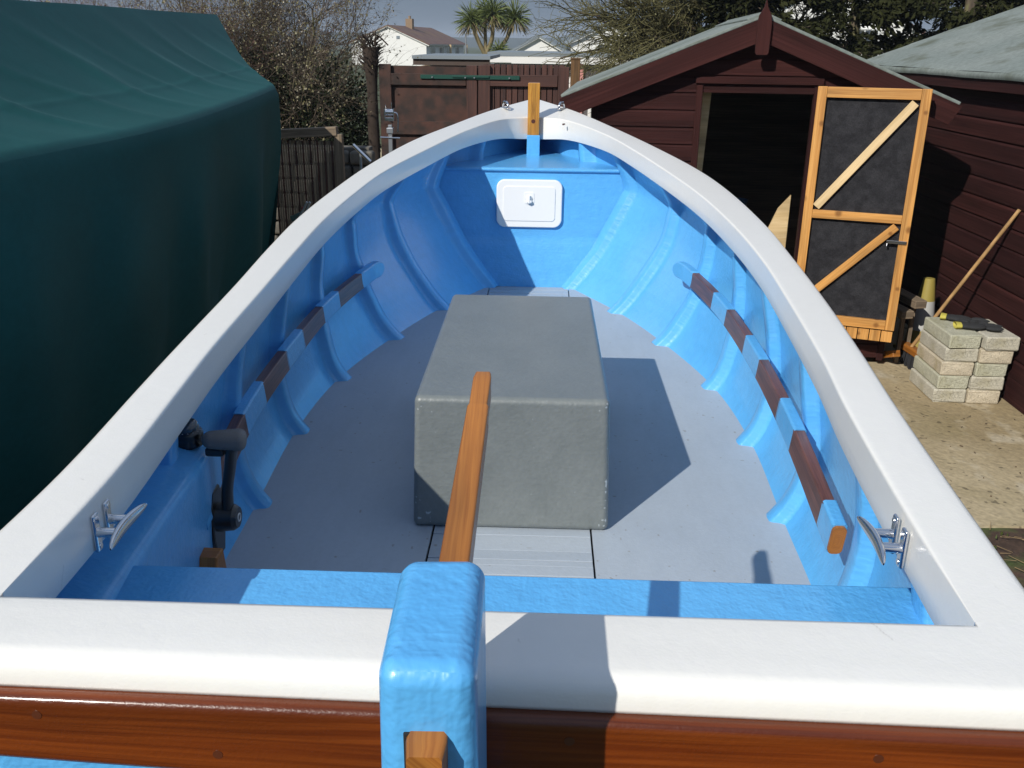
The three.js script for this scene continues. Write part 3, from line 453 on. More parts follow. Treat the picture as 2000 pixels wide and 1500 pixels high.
// ---------------------------------------------------------------- rudder and tiller
{
  const t = thing('rudder', 'bright blue rudder head with wooden tiller hung on the transom', 'rudder', [-0.029, 0, 0.296], 0.02);
  const H = 0.62, g = new RoundedBoxGeometry(0.094, H, 0.198, 10, 0.021); const p = g.attributes.position;
  for (let i = 0; i < p.count; i++) { const x = p.getX(i), y = p.getY(i), z = p.getZ(i), k = 1 - (y + H / 2) / H, n = 0.006 * (fbm(x * 22 + 9, y * 22 + 5, z * 22 + 9, 3) - 0.5); p.setXYZ(i, x * (1 + 0.12 * k) * (1 + n * 8), y + n * 0.9 - 0.05 * (z > 0 ? z : 0) * (y > 0.2 ? 1 : 0), z * (1 + 0.10 * k) * (1 + n * 5)); }
  g.computeVertexNormals(); g.translate(0, S + 0.90 - H / 2, 0); mesh('rudder_head', uvBox(g, 'y'), M.blue, t);
  const slot = box(0.040, 0.10, 0.012, -0.003, S + 0.776, 0.0965, 0.002); mesh('mortise', slot, M.gap, t);
  const bl = prism([[0.085, 0.85 - H + 0.3], [0.10, 0.18], [0.30, 0.14], [0.34, 0.3], [0.22, 0.62], [0.10, 0.80]].map(([a, b]) => [a - 0.18, b]), 0.035, 0.006); bl.rotateY(-Math.PI / 2); bl.translate(0.017, 0.06, 0.02); mesh('rudder_blade', bl, M.blue, t);
  const ti = new THREE.Group(); ti.name = 'tiller'; t.add(ti); ti.userData.label = 'varnished wooden tiller bar';
  // bar tapers forward, notched near its end
  const a = V(-0.001, S + 0.795, 0.125), b = V(0.024, S + 0.938, -0.560), prof = (u) => [lerp(0.0195, 0.0152, u) * (u > 0.86 ? 0.86 + 0.6 * Math.pow((u - 0.86), 1.1) : 1), lerp(0.027, 0.021, u)];
  const sq = [[1, 0.82], [0.82, 1], [-0.82, 1], [-1, 0.82], [-1, -0.82], [-0.82, -1], [0.82, -1], [1, -0.82], [1, 0.82]];
  const f = (u, k, e = 1) => { const c = a.clone().lerp(b, u), [w, h] = prof(u); return [c.x + sq[k][0] * w * e, c.y + sq[k][1] * h * e, c.z, c.z, c.x + sq[k][0] * w + sq[k][1] * h]; };
  const U = []; for (let i = 0; i <= 40; i++) U.push(i / 40); U.splice(35, 0, 0.8605, 0.859); U.sort((x, y) => x - y);
  const body = grid(U.length - 1, 8, (u, v, i, j) => f(U[i], j, i === 0 || i === U.length - 1 ? 0.86 : 1));
  const endG = [0, 1].map((u) => grid(8, 1, (q, w, i) => { const m = f(u, i, 0.86); if (!w) return m; const c = a.clone().lerp(b, u); return [c.x, c.y, c.z, c.z, c.x]; }));
  mesh('tiller_bar', [body, ...endG], M.tiller, ti);
}

// ---------------------------------------------------------------- trailer under the boat
{
  const t = thing('boat_trailer', 'galvanised trailer frame under the blue boat', 'trailer');
  for (const s of [-1, 1]) {
    mesh('frame_rail', beam([s * 0.62, 0.36, 0.1], [s * 0.2, 0.36, -5.6], 0.06, 0.09), M.galv, t);
    for (const z of [-0.5, -2.6]) { mesh('bunk_post', rod([s * 0.45, 0.40, z], [s * 0.45, S - 0.255, z], 0.022), M.galv, t); }
    mesh('bunk', beam([s * 0.45, S - 0.245, -0.2], [s * 0.45, S - 0.245, -2.9], 0.08, 0.04), M.greyWood, t);
    const w = new THREE.Group(); w.name = 'wheel'; w.position.set(s * 0.80, 0.27, -1.3); t.add(w);
    const ty = new THREE.TorusGeometry(0.195, 0.075, 14, 36); ty.rotateY(Math.PI / 2); mesh('tyre', ty, M.tyre, w); mesh('rim', rod([-0.05, 0, 0], [0.05, 0, 0], 0.14, 0.14, 28), M.galv, w);
  }
  for (const z of [-0.2, -1.3, -3.4, -5.0]) { const w = lerp(0.62, 0.2, (0.1 - z) / 5.7); mesh('cross_member', beam([-w, 0.35, z], [w, 0.35, z], 0.06, 0.07), M.galv, t); mesh('keel_roller', rod([-0.07, 0.425, z], [0.07, 0.425, z], 0.035, 0.035, 16), M.tyre, t); }
  mesh('axle', rod([-0.8, 0.27, -1.3], [0.8, 0.27, -1.3], 0.028), M.galv, t);
  mesh('drawbar_leg', rod([0, 0.0, -5.6], [0, 0.36, -5.6], 0.03), M.galv, t);
}
// ================================================================ THE YARD
// ---------------------------------------------------------------- tarpaulin-covered boat on the left
{
  const t = thing('covered_boat', 'boat wholly draped in a dark teal tarpaulin beside the blue boat', 'boat');
  const gz = [-6.05, -5.2, -4.1, -2.7, -1, 1.2], gx = [-1.935, -1.955, -1.995, -2.14, -2.32, -2.5], gy = [1.935, 1.875, 1.82, 1.79, 1.775, 1.77];
  const rz = (u) => lerp(-6.95, 1.2, u), rx = (u) => lerp(-2.63, -3.35, u), ry = () => 2.445;
  const fold = (s, w) => { // creases pulled from the ridge down towards the bow corner, s along (m), w across 0..1
    let d = 0; const q = s + 1.35 * w;
    for (const [c, a, b] of [[0.55, 0.010, 0.05], [0.95, 0.018, 0.06], [1.45, 0.016, 0.05], [1.9, 0.022, 0.07], [2.35, 0.014, 0.05], [2.8, 0.026, 0.07], [3.35, 0.014, 0.06], [3.9, 0.030, 0.06], [4.5, 0.012, 0.05], [5.3, 0.02, 0.08]]) d += a * Math.exp(-Math.pow((q - c + 0.15 * noise3(w * 3, c * 3, 2)) / b, 2)) * (0.25 + 0.75 * Math.sin(Math.PI * clamp(w * 0.85 + 0.08)));
    return d * 0.7 + 0.05 * (fbm(q * 1.3, w * 1.2, 7, 3) - 0.5) + 0.004 * Math.exp(-Math.pow((w - 0.60 - 0.02 * Math.sin(s)) / 0.02, 2));
  };
  const topAt = (u, v) => {
    const z1 = lerp(-6.05, 1.2, u), g = [cubic(gz, gx, z1), cubic(gz, gy, z1), z1], r = [rx(u), ry(u), rz(u)], s = u * 7.4, k = v;
    const x = lerp(r[0], g[0], k), y = lerp(r[1], g[1], k) - 0.105 * Math.sin(Math.PI * k) + fold(s, k) * Math.sin(Math.PI * clamp(k * 0.9 + 0.05)), z = lerp(r[2], g[2], k);
    return [x, y - 0.022 * Math.pow(clamp((k - 0.95) / 0.05), 2), z, x, z];
  };
  const top = grid(180, 80, topAt);
  const skirt = grid(170, 44, (u, v) => {
    const z1 = lerp(-6.05, 1.2, u), P0 = topAt(u, 1), x0 = P0[0], y0 = P0[1], y = lerp(y0, 0.04, v), f = sm(clamp(v * 2.2));
    const near = Math.exp(-u * 7), w = (0.075 * near + 0.03) * Math.sin((z1 * 7 + 1.2 * v) + 2 * noise3(z1 * 2, v * 2, 4)) + 0.05 * (fbm(z1 * 1.6 + v * 1.1, v * 1.2, 5, 3) - 0.5);
    const round = 0.02 * Math.sqrt(1 - Math.pow(1 - clamp(v * 26), 2)), x = x0 + round + f * w + 0.02 * f - 0.26 * Math.pow(v, 1.6);
    return [x, y, z1, y, z1];
  });
  const end = grid(60, 40, (u, v) => { // the bow end hangs from the cover's own edge, then round to the far side
    const a = Math.min(1, u * 2), q = topAt(0, 1 - a), p = u <= 0.5 ? q : [lerp(-2.63, -3.3, u * 2 - 1), lerp(2.44, 1.93, u * 2 - 1), lerp(-6.95, -6.1, u * 2 - 1)];
    const w = 0.06 * Math.sin(u * 40 + 2 * v) * sm(clamp(v * 3)) * sm(clamp(u * 10));
    return [p[0] - 0.26 * Math.pow(v, 1.6) * (1 - 2 * u) + w * 0.5 + (u < 0.02 ? 0.02 * clamp(v * 12) : 0), lerp(p[1], 0.04, v), p[2] + w + 0.25 * Math.pow(v, 1.6) * Math.sin(Math.PI * u), p[0], lerp(p[1], 0, v)];
  });
  const far = grid(40, 10, (u, v) => { const z1 = lerp(-6.5, 1.2, u), r = [rx(u), 2.44, rz(u)], x = lerp(r[0], r[0] - 0.75, Math.min(1, v * 2)), y = v < 0.5 ? lerp(2.44, 1.9, v * 2) : lerp(1.9, 0.05, v * 2 - 1); return [x, y, lerp(r[2], z1, Math.min(1, v * 2)), x, z1 + y]; });
  mesh('tarpaulin_top', top, M.tarp, t); mesh('tarpaulin_side', skirt, M.tarp, t); mesh('tarpaulin_end', end, M.tarp, t); mesh('tarpaulin_far_side', far, M.tarp, t);
}
// ---------------------------------------------------------------- bright metal trailer fittings seen past the port gunwale
{
  const w = thing('winch_post', 'bright metal winch post with handle in front of the dark gate', 'winch', [-1.32, 0, -7.5]);
  mesh('post', beam([0, 0, 0], [-0.0, 1.55, 0], 0.035, 0.035, [0, 0, 1]), M.galv, w); mesh('foot_plate', box(0.2, 0.02, 0.2, 0, 0.01, 0, 0.004), M.galv, w);
  mesh('cross_bar', rod([-0.09, 1.44, 0.02], [0.09, 1.435, 0.02], 0.008), M.chrome, w); mesh('collar', box(0.06, 0.05, 0.06, 0, 1.50, 0, 0.006), M.galv, w);
  mesh('winch_frame', [box(0.085, 0.03, 0.07, 0, 1.60, 0, 0.004), box(0.008, 0.09, 0.07, -0.04, 1.65, 0), box(0.008, 0.09, 0.07, 0.04, 1.65, 0), rod([-0.04, 1.66, 0], [0.04, 1.66, 0], 0.028, 0.028, 16), rod([0.015, 1.68, 0], [0.02, 1.74, 0.01], 0.005), rod([-0.03, 1.68, 0], [-0.035, 1.72, 0.01], 0.005)], M.chrome, w);
  mesh('crank_handle', new THREE.TubeGeometry(new THREE.CatmullRomCurve3([V(0.04, 1.66, 0.02), V(0.065, 1.65, 0.02), V(0.075, 1.62, 0.02), V(0.073, 1.49, 0.02)]), 20, 0.007, 8), M.chrome, w);
  const j = thing('jockey_stand', 'slanted silver tube on an upright beside the port bow', 'jack', [-1.465, 0, -6.8]);
  mesh('upright', rod([0, 0, 0], [0, 1.375, 0], 0.012), M.galv, j); mesh('slanted_tube', rod([-0.06, 1.44, 0], [0.085, 1.305, 0.02], 0.0155), M.chrome, j); mesh('foot_plate', rod([0, 0, 0], [0, 0.015, 0], 0.08, 0.08, 20), M.galv, j);
  const c = thing('mooring_bracket', 'silver bracket with a small red tip against the tarpaulin', 'bracket', [-1.66, 0, -5.5]);
  mesh('upright', beam([0, 0, 0], [0, 1.05, 0], 0.035, 0.035, [0, 0, 1]), M.galv, c); mesh('side_plate', beam([-0.075, 1.045, 0], [0.06, 1.10, 0.0], 0.03, 0.045, [0, 1, 0]), M.chrome, c);
  for (const d of [0, 0.035]) mesh('slanted_bar', beam([-0.03 + d, 1.02, 0.03], [0.055 + d * 0.6, 1.175, 0.03], 0.012, 0.016), M.galv, c);
  mesh('red_tip', rod([0.015, 1.10, 0.01], [0.015, 1.135, 0.01], 0.01, 0.008), M.red, c); mesh('foot_plate', box(0.18, 0.02, 0.18, 0, 0.01, 0, 0.003), M.galv, c);
}
// ---------------------------------------------------------------- slatted screen and stone wall beyond the covered boat
{
  const f = thing('slatted_screen', 'low dark screen of narrow upright slats with a grey cap', 'fence', [0.29, 0.07, -7.2]);
  for (let i = 0; i < 26; i++) mesh('slat', box(0.018, 1.36, 0.012, -2.60 + i * 0.0215, 0.68, 0, 0.003, 'y', i), i % 3 ? M.greyWood : M.gate, f);
  mesh('cap_board', beam([-2.66, 1.405, 0], [-2.03, 1.445, 0], 0.09, 0.075, [0, 1, 0]), M.greyWood, f); mesh('post', box(0.07, 1.42, 0.07, -2.02, 0.71, 0, 0.005, 'y'), M.greyWood, f);
  const w = thing('stone_wall', 'rough dark stone wall under the hedge beside the gate', 'wall', [0.12, 0, -8.1]); setSeed(12);
  mesh('core', box(1.6, 1.28, 0.2, -2.55, 0.64, -0.1, 0.01), M.stone, w);
  for (let r = 0; r < 9; r++) { let x = -3.3; const h = 0.14; while (x < -1.78) { const l = rr(0.14, 0.3); const g = new RoundedBoxGeometry(l - 0.015, h - 0.012, 0.16, 2, 0.03); g.translate(x + l / 2, 0.07 + r * h, rr(0.0, 0.05)); mesh('stone', uvBox(g), M.stone, w); x += l; } }
}
// ---------------------------------------------------------------- double gate
{
  const z = -9.5;
  function leaf(x0, x1, label, old) {
    const t = thing('gate_leaf', label, 'gate', [x0, 0, z]); const W = x1 - x0, m = old ? M.oldGate : M.gate;
    mesh('stile', box(0.13, 1.99, 0.045, 0.065, 1.035, 0.03, 0.004, 'y'), m, t); mesh('stile', box(0.115, 1.98, 0.045, W - 0.06, 1.035, 0.03, 0.004, 'y', 2), old ? M.gate : m, t);
    for (const [y, h] of [[1.875, 0.12], [1.36, 0.14], [0.18, 0.16]]) mesh('rail', box(W - 0.25, h, 0.04, W / 2, y, 0.028, 0.004, 'x', y), m, t);
    if (old) { mesh('panel', box(W - 0.02, 1.95, 0.02, W / 2, 1.035, -0.004, 0, 'x'), M.oldGate, t); }
    else { mesh('backing_board', box(W - 0.12, 1.96, 0.012, W / 2, 1.03, -0.024), M.gap, t); const n = 14, d = (W - 0.1) / n; for (let i = 0; i < n; i++) mesh('board', box(d - 0.009, 1.99, 0.02, 0.05 + (i + 0.5) * d, 1.045, -0.004 + (i % 2) * 0.002, 0.003, 'y', i), i % 3 ? M.gate : M.gateB, t); }
    return t;
  }
  const l = leaf(-1.74, -0.665, 'weathered dark brown gate leaf with a solid mottled panel', true), r = leaf(-0.655, 0.335, 'brown gate leaf of narrow upright boards nearest the shed', false);
  mesh('meeting_strip', box(0.05, 1.95, 0.014, 1.08, 1.03, -0.03, 0.002, 'y'), M.gateB, l);
  const bar = thing('locking_bar', 'dark green metal locking bar bolted across both gate leaves', 'bar', [-0.745, 1.905, z + 0.062]);
  mesh('flat_bar', box(1.08, 0.042, 0.012, 0, 0, 0, 0.002), M.greenBar, bar); mesh('sliding_bar', box(0.40, 0.02, 0.014, 0.01, 0.006, 0.013, 0.002), M.greenBar, bar);
  for (const x of [-0.41, -0.05, 0.05, 0.43]) mesh('bolt', rod([x, -0.004, 0.006], [x, -0.004, 0.022], 0.009, 0.008, 10), M.galv, bar);
  const gp = thing('gate_post', 'stained square timber gate post beside the shed roof', 'post', [0.40, 0, z + 0.01]); mesh('shaft', box(0.10, 2.10, 0.10, 0, 1.05, 0, 0.006, 'y'), M.gatePost, gp); mesh('cap', box(0.11, 0.02, 0.11, 0, 2.108, 0, 0.004), M.gatePost, gp);
  const op = thing('ivy_post', 'gnarled gate post topped with dead ivy stems', 'post', [-1.83, 0, z]); setSeed(77);
  mesh('shaft', grid(20, 14, (u, v) => { const a = v * 2 * Math.PI, y = 2.2 * u, r = 0.045 + 0.03 * fbm(Math.cos(a) * 2 + 5, y * 4, Math.sin(a) * 2 + 5, 3) + 0.03 * sm(clamp((u - 0.8) * 5)); return [r * Math.cos(a), y, r * Math.sin(a), a * 0.1, y]; }), M.oldBark, op);
  const iv = []; for (let i = 0; i < 150; i++) { const a = rr(0, 6.28), y = rr(2.0, 2.34), r = rr(0.08, 0.17); iv.push(rod([0.05 * Math.cos(a), y - 0.06, 0.05 * Math.sin(a)], [r * Math.cos(a + 0.6), y + rr(-0.02, 0.05), r * Math.sin(a + 0.6)], 0.008, 0.003, 5)); }
  iv.push(new THREE.TubeGeometry(new THREE.CatmullRomCurve3([V(0, 2.2, 0.03), V(0.03, 2.33, 0.04), V(0.1, 2.31, 0.04), V(0.2, 2.22, 0.04)]), 14, 0.008, 6)); mesh('ivy_stems', iv, M.oldBark, op);
}
// ---------------------------------------------------------------- the open shed
{
  const zf = -5.7, xL = 0.42, xR = 2.66, xm = 1.54, eave = 1.912, apex = 2.36, depth = 2.2;
  const t = thing('garden_shed', 'dark red-brown apex shed with its braced door standing open', 'shed', [xm - xm * Math.cos(-0.08), 0, zf + xm * Math.sin(-0.08)], -0.08);
  const slope = (apex - eave) / (xm - xL), roofY = (x) => apex - Math.abs(x - xm) * slope, oL = 1.175, oR = 1.945, oT = 2.0, bh = 0.118;
  const prof = (h) => [[0, 0], [0.016, 0], [0.016, h * 0.80], [0.011, h * 0.86], [0.006, h * 0.90], [0.006, h + 0.004], [0, h + 0.004]];
  const mats = [M.shed, M.shedB, M.shed, M.shedC]; let k = 0;
  const board = (x0, x1, y, h, x0t, x1t) => { // shiplap board along x, ends cut to the roof slope
    const p = prof(h), g = grid(1, p.length - 1, (u, v, i, j) => { const f = p[j][1] / h; return [u ? lerp(x1, x1t ?? x1, f) : lerp(x0, x0t ?? x0, f), y + p[j][1], p[j][0], (u ? x1 : x0) + k * 1.7, p[j][1] + k * 0.3]; }); const n = flat(g); n.computeVertexNormals(); mesh('board', n, mats[k++ % 4], t);
  };
  for (let y = 0.06; y < apex - 0.03; y += bh) {
    const h = Math.min(bh, apex - y), lim = (yy) => yy <= eave ? [xL, xR] : [xm - (apex - yy) / slope, xm + (apex - yy) / slope], a = lim(y), b = lim(y + h);
    if (y + h <= oT + 0.03) { board(a[0], oL - 0.035, y, h, b[0], oL - 0.035); board(oR + 0.03, a[1], y, h, oR + 0.03, b[1]); } else board(a[0], a[1], y, h, b[0], b[1]);
  }
  mesh('corner_trim', box(0.045, eave - 0.04, 0.03, xL + 0.01, eave / 2 + 0.02, 0.012, 0.003, 'y'), M.shed, t); mesh('corner_trim', box(0.045, eave - 0.04, 0.03, xR - 0.01, eave / 2 + 0.02, 0.012, 0.003, 'y'), M.shed, t);
  mesh('door_jamb', box(0.045, 1.95, 0.055, oL - 0.018, 1.03, 0.0, 0.003, 'y'), M.shedB, t); mesh('door_jamb', box(0.04, 1.95, 0.055, oR + 0.015, 1.03, 0.0, 0.003, 'y'), M.shed, t);
  mesh('lintel', box(oR - oL + 0.10, 0.045, 0.045, (oL + oR) / 2, oT + 0.03, 0.02, 0.004), M.shedB, t);
  for (const s of [-1, 1]) { // barge boards, roof slopes
    const L = 1.34, a = Math.atan(slope), bb = prism([[0, -0.115], [L / Math.cos(a) * 0.985, -0.115], [L / Math.cos(a), 0.025], [0, 0.025]], 0.022, 0.002); bb.translate(0.0, 0, 0); const q = uvBox(bb, 'x', s); q.rotateZ(-a); if (s < 0) q.scale(-1, 1, 1); if (s < 0) q.index ? 0 : q.computeVertexNormals(); q.translate(xm + s * 0.012, apex + 0.045, 0.10); mesh('barge_board', q, M.shedB, t);
    const rf = box(L / Math.cos(a) - 0.01, 0.022, depth + 0.2, (L / Math.cos(a)) / 2, 0.036, -depth / 2 + 0.01, 0.006, 'x'); rf.rotateZ(-a); if (s < 0) rf.rotateY(Math.PI).translate(0, 0, -depth + 0.02); rf.translate(xm, apex + 0.05, 0); mesh('roof_slope', rf, M.felt, t);
    mesh('side_wall', box(0.02, eave + 0.03, depth, s < 0 ? xL - 0.005 : xR + 0.005, eave / 2 + 0.045, -depth / 2 - 0.005, 0, 'z'), M.shed, t);
  }
  mesh('ridge_cap', [box(0.13, 0.012, depth + 0.2, 0.055, 0, -depth / 2 + 0.01).rotateZ(-Math.atan(slope)).translate(xm, apex + 0.106, 0), box(0.13, 0.012, depth + 0.2, -0.055, 0, -depth / 2 + 0.01).rotateZ(Math.atan(slope)).translate(xm, apex + 0.106, 0)], M.felt, t);
  const fin = prism([[-0.035, -0.20], [-0.045, -0.185], [-0.048, 0.0], [-0.040, 0.05], [-0.012, 0.10], [0, 0.155], [0.012, 0.10], [0.040, 0.05], [0.048, 0.0], [0.045, -0.185], [0.035, -0.20]], 0.028, 0.003); fin.translate(xm, apex + 0.04, 0.123); mesh('finial', uvBox(fin, 'y'), M.shedB, t);
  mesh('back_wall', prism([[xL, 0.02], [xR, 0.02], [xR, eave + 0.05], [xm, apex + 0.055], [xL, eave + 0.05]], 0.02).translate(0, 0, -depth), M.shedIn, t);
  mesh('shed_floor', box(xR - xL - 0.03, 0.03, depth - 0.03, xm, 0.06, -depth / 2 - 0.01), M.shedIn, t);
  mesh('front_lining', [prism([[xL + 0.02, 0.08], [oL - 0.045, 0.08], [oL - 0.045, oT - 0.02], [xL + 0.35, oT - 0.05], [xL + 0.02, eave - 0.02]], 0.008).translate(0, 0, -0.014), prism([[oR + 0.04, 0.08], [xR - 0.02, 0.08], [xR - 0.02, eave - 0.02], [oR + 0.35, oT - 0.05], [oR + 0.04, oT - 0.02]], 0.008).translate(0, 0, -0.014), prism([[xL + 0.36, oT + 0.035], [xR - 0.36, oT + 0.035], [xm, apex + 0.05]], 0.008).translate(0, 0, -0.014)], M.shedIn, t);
  // the door, hinged on the right jamb and swung right round so that its braced inner side faces the yard
  const d = new THREE.Group(); d.name = 'door'; d.position.set(1.955, 0, 0.06); d.rotation.y = rad(-15); t.add(d); d.userData.label = 'open pine-framed door with dark felt panels and diagonal braces';
  const W = 0.722, y0 = 0.345, y1 = 2.005, st = 0.062, mid = 1.14;
  mesh('door_skin', box(W - 0.004, y1 - y0 + 0.09, 0.012, W / 2, (y0 + y1) / 2 - 0.045, -0.022, 0.001, 'y'), M.shed, d);
  mesh('felt_panel', box(W - 0.02, y1 - y0 - 0.02, 0.006, W / 2, (y0 + y1) / 2, -0.011, 0, 'y'), M.darkFelt, d);
  mesh('stile', box(st, y1 - y0, 0.034, st / 2, (y0 + y1) / 2, 0.009, 0.003, 'y', 1), M.pine, d); mesh('stile', box(st, y1 - y0, 0.034, W - st / 2, (y0 + y1) / 2, 0.009, 0.003, 'y', 2), M.pine, d);
  for (const [y, h] of [[y1 - 0.036, 0.07], [mid, 0.058], [y0 + 0.034, 0.066]]) mesh('door_rail', box(W - 2 * st - 0.002, h, 0.032, W / 2, y, 0.008, 0.003, 'x', y), M.pine, d);
  mesh('brace', beam([st + 0.02, mid + 0.05, 0.008], [W - st - 0.03, y1 - 0.09, 0.008], 0.055, 0.030, [0, 0, 1], 0.003, 3), M.ply, d);
  mesh('brace', beam([st + 0.02, y0 + 0.17, 0.008], [W - st - 0.03, mid - 0.05, 0.008], 0.055, 0.030, [0, 0, 1], 0.003, 4), M.pine, d);
  for (let i = 0; i < 9; i++) mesh('cladding_end', box(0.074, 0.085, 0.012, 0.0415 + i * 0.0797, y0 - 0.05, 0.0, 0.002, 'y', i), M.pine, d);
  mesh('latch', [box(0.13, 0.022, 0.008, W - 0.075, 0.985, 0.034, 0.002), rod([W - 0.135, 0.975, 0.03], [W - 0.135, 0.955, 0.04], 0.006)], M.chrome, d);
}
{ // things inside and by the shed doorway
  const p = thing('leaning_plank', 'pale plywood offcut leaning inside the shed doorway', 'board', [0, 0, 0]); mesh('sheet', prism([[1.60, 0.09], [1.915, 0.09], [1.925, 1.20], [1.84, 1.10], [1.78, 0.95]], 0.02, 0.001).rotateX(-0.05).translate(0, 0.02, -5.86), M.ply, p);
  const q = thing('lath', 'pale narrow strip standing at the left door jamb inside the shed', 'strip', [0, 0, 0]); mesh('strip', prism([[1.15, 0.09], [1.19, 0.09], [1.265, 1.985], [1.18, 1.985]], 0.015, 0.001).translate(0, 0, -5.86), M.ply, q);
  const d = thing('metal_drum', 'dull ribbed metal drum in the dark shed', 'drum', [1.60, 0.08, -6.75]); const pr = []; for (let i = 0; i <= 40; i++) { const y = 0.86 * i / 40; pr.push(new THREE.Vector2(0.24 + 0.008 * Math.sin(y * 70), y)); } mesh('barrel', new THREE.LatheGeometry(pr, 36), M.drum, d); mesh('lid', rod([0, 0.86, 0], [0, 0.875, 0], 0.247, 0.24, 36), M.drum, d);
  const r = thing('red_crate', 'dull red crate on the shed floor before the drum', 'crate', [1.66, 0.08, -6.25]); for (const s of [-1, 1]) { mesh('side', box(0.015, 0.28, 0.3, s * 0.24, 0.14, 0, 0.003), M.redDull, r); mesh('side', box(0.47, 0.28, 0.015, 0, 0.14, s * 0.145, 0.003), M.redDull, r); } mesh('base', box(0.46, 0.015, 0.28, 0, 0.008, 0), M.redDull, r);
  const b = thing('blue_tub', 'small dull blue tub on top of the drum', 'tub', [1.70, 0.956, -6.75]); mesh('tub', new THREE.LatheGeometry([[0, 0], [0.08, 0], [0.095, 0.09], [0.1, 0.095], [0.09, 0.095], [0.075, 0.01], [0, 0.01]].map(([a, c]) => new THREE.Vector2(a, c)), 24), M.blueLid, b);
}
// ---------------------------------------------------------------- second shed along the right
{
  const X = 3.29, t = thing('long_shed', 'dark brown boarded shed with a grey-green felt roof on the right', 'shed', [X, 0, 0]);
  const zN = -3.6, zF = -8.6, wallH = 2.02, bh = 0.135; let k = 0; const mats = [M.shed, M.shedC, M.shed, M.shedB];
  for (let y = 0.17; y < wallH; y += bh) { const h = bh, p = [[0, 0], [-0.017, 0], [-0.017, h * 0.8], [-0.012, h * 0.86], [-0.006, h * 0.9], [-0.006, h + 0.004], [0, h + 0.004]]; const g = flat(grid(1, p.length - 1, (u, v, i, j) => [p[j][0], y + p[j][1], u ? zF : zN, (u ? zF : zN) + k * 1.3, p[j][1] + k * 0.3])); g.computeVertexNormals(); mesh('board', g, mats[k++ % 4], t); }
  mesh('plinth', box(0.06, 0.17, zN - zF, 0.012, 0.085, (zN + zF) / 2, 0.004, 'z'), M.shed, t);
  mesh('wall_core', box(0.06, wallH, zN - zF, 0.035, wallH / 2, (zN + zF) / 2), M.shed, t);
  mesh('gable_wall', prism([[0.07, 0], [2.4, 0], [2.4, 2.0], [1.3, 2.62], [0.07, 2.05]], 0.03).translate(0, 0, zF), M.shed, t);
  mesh('eave_board', box(0.025, 0.12, zN - zF + 0.3, -0.10, 2.04, (zN + zF) / 2, 0.003, 'z'), M.shed, t);
  const a = Math.atan2(0.58, 1.6), L = 1.72;
  const rf = grid(70, 24, (u, v) => { const z = lerp(zN + 0.15, zF - 0.15, u), s = v * L, lap = 0.006 * (Math.floor(s / 0.55) % 2), b = 0.016 * (fbm(z * 1.4, s * 2.0, 3, 4) - 0.5); return [-0.13 + s * Math.cos(a), 2.105 + s * Math.sin(a) + b + (v === 0 ? 0 : 0.004) + lap, z, z, s]; });
  const drip = grid(70, 4, (u, v) => { const z = lerp(zN + 0.15, zF - 0.15, u); return [-0.13 - 0.008 * Math.sin(v * 3.14), 2.105 - 0.045 * v + 0.006 * (noise3(z * 5, 1, 2) - 0.5), z, z, -v * 0.05]; });
  mesh('roof_slope', [rf, drip], M.felt, t);
  mesh('roof_underside', box(L, 0.02, zN - zF + 0.28, L / 2, -0.02, (zN + zF) / 2).rotateZ(a).translate(-0.12, 2.10, 0), M.shedC, t);
  const r2 = box(L, 0.03, zN - zF + 0.28, L / 2, 0, (zN + zF) / 2); r2.rotateZ(-a); r2.translate(-0.13 + L * Math.cos(a), 2.105 + L * Math.sin(a), 0); mesh('roof_slope', r2, M.felt, t);
}
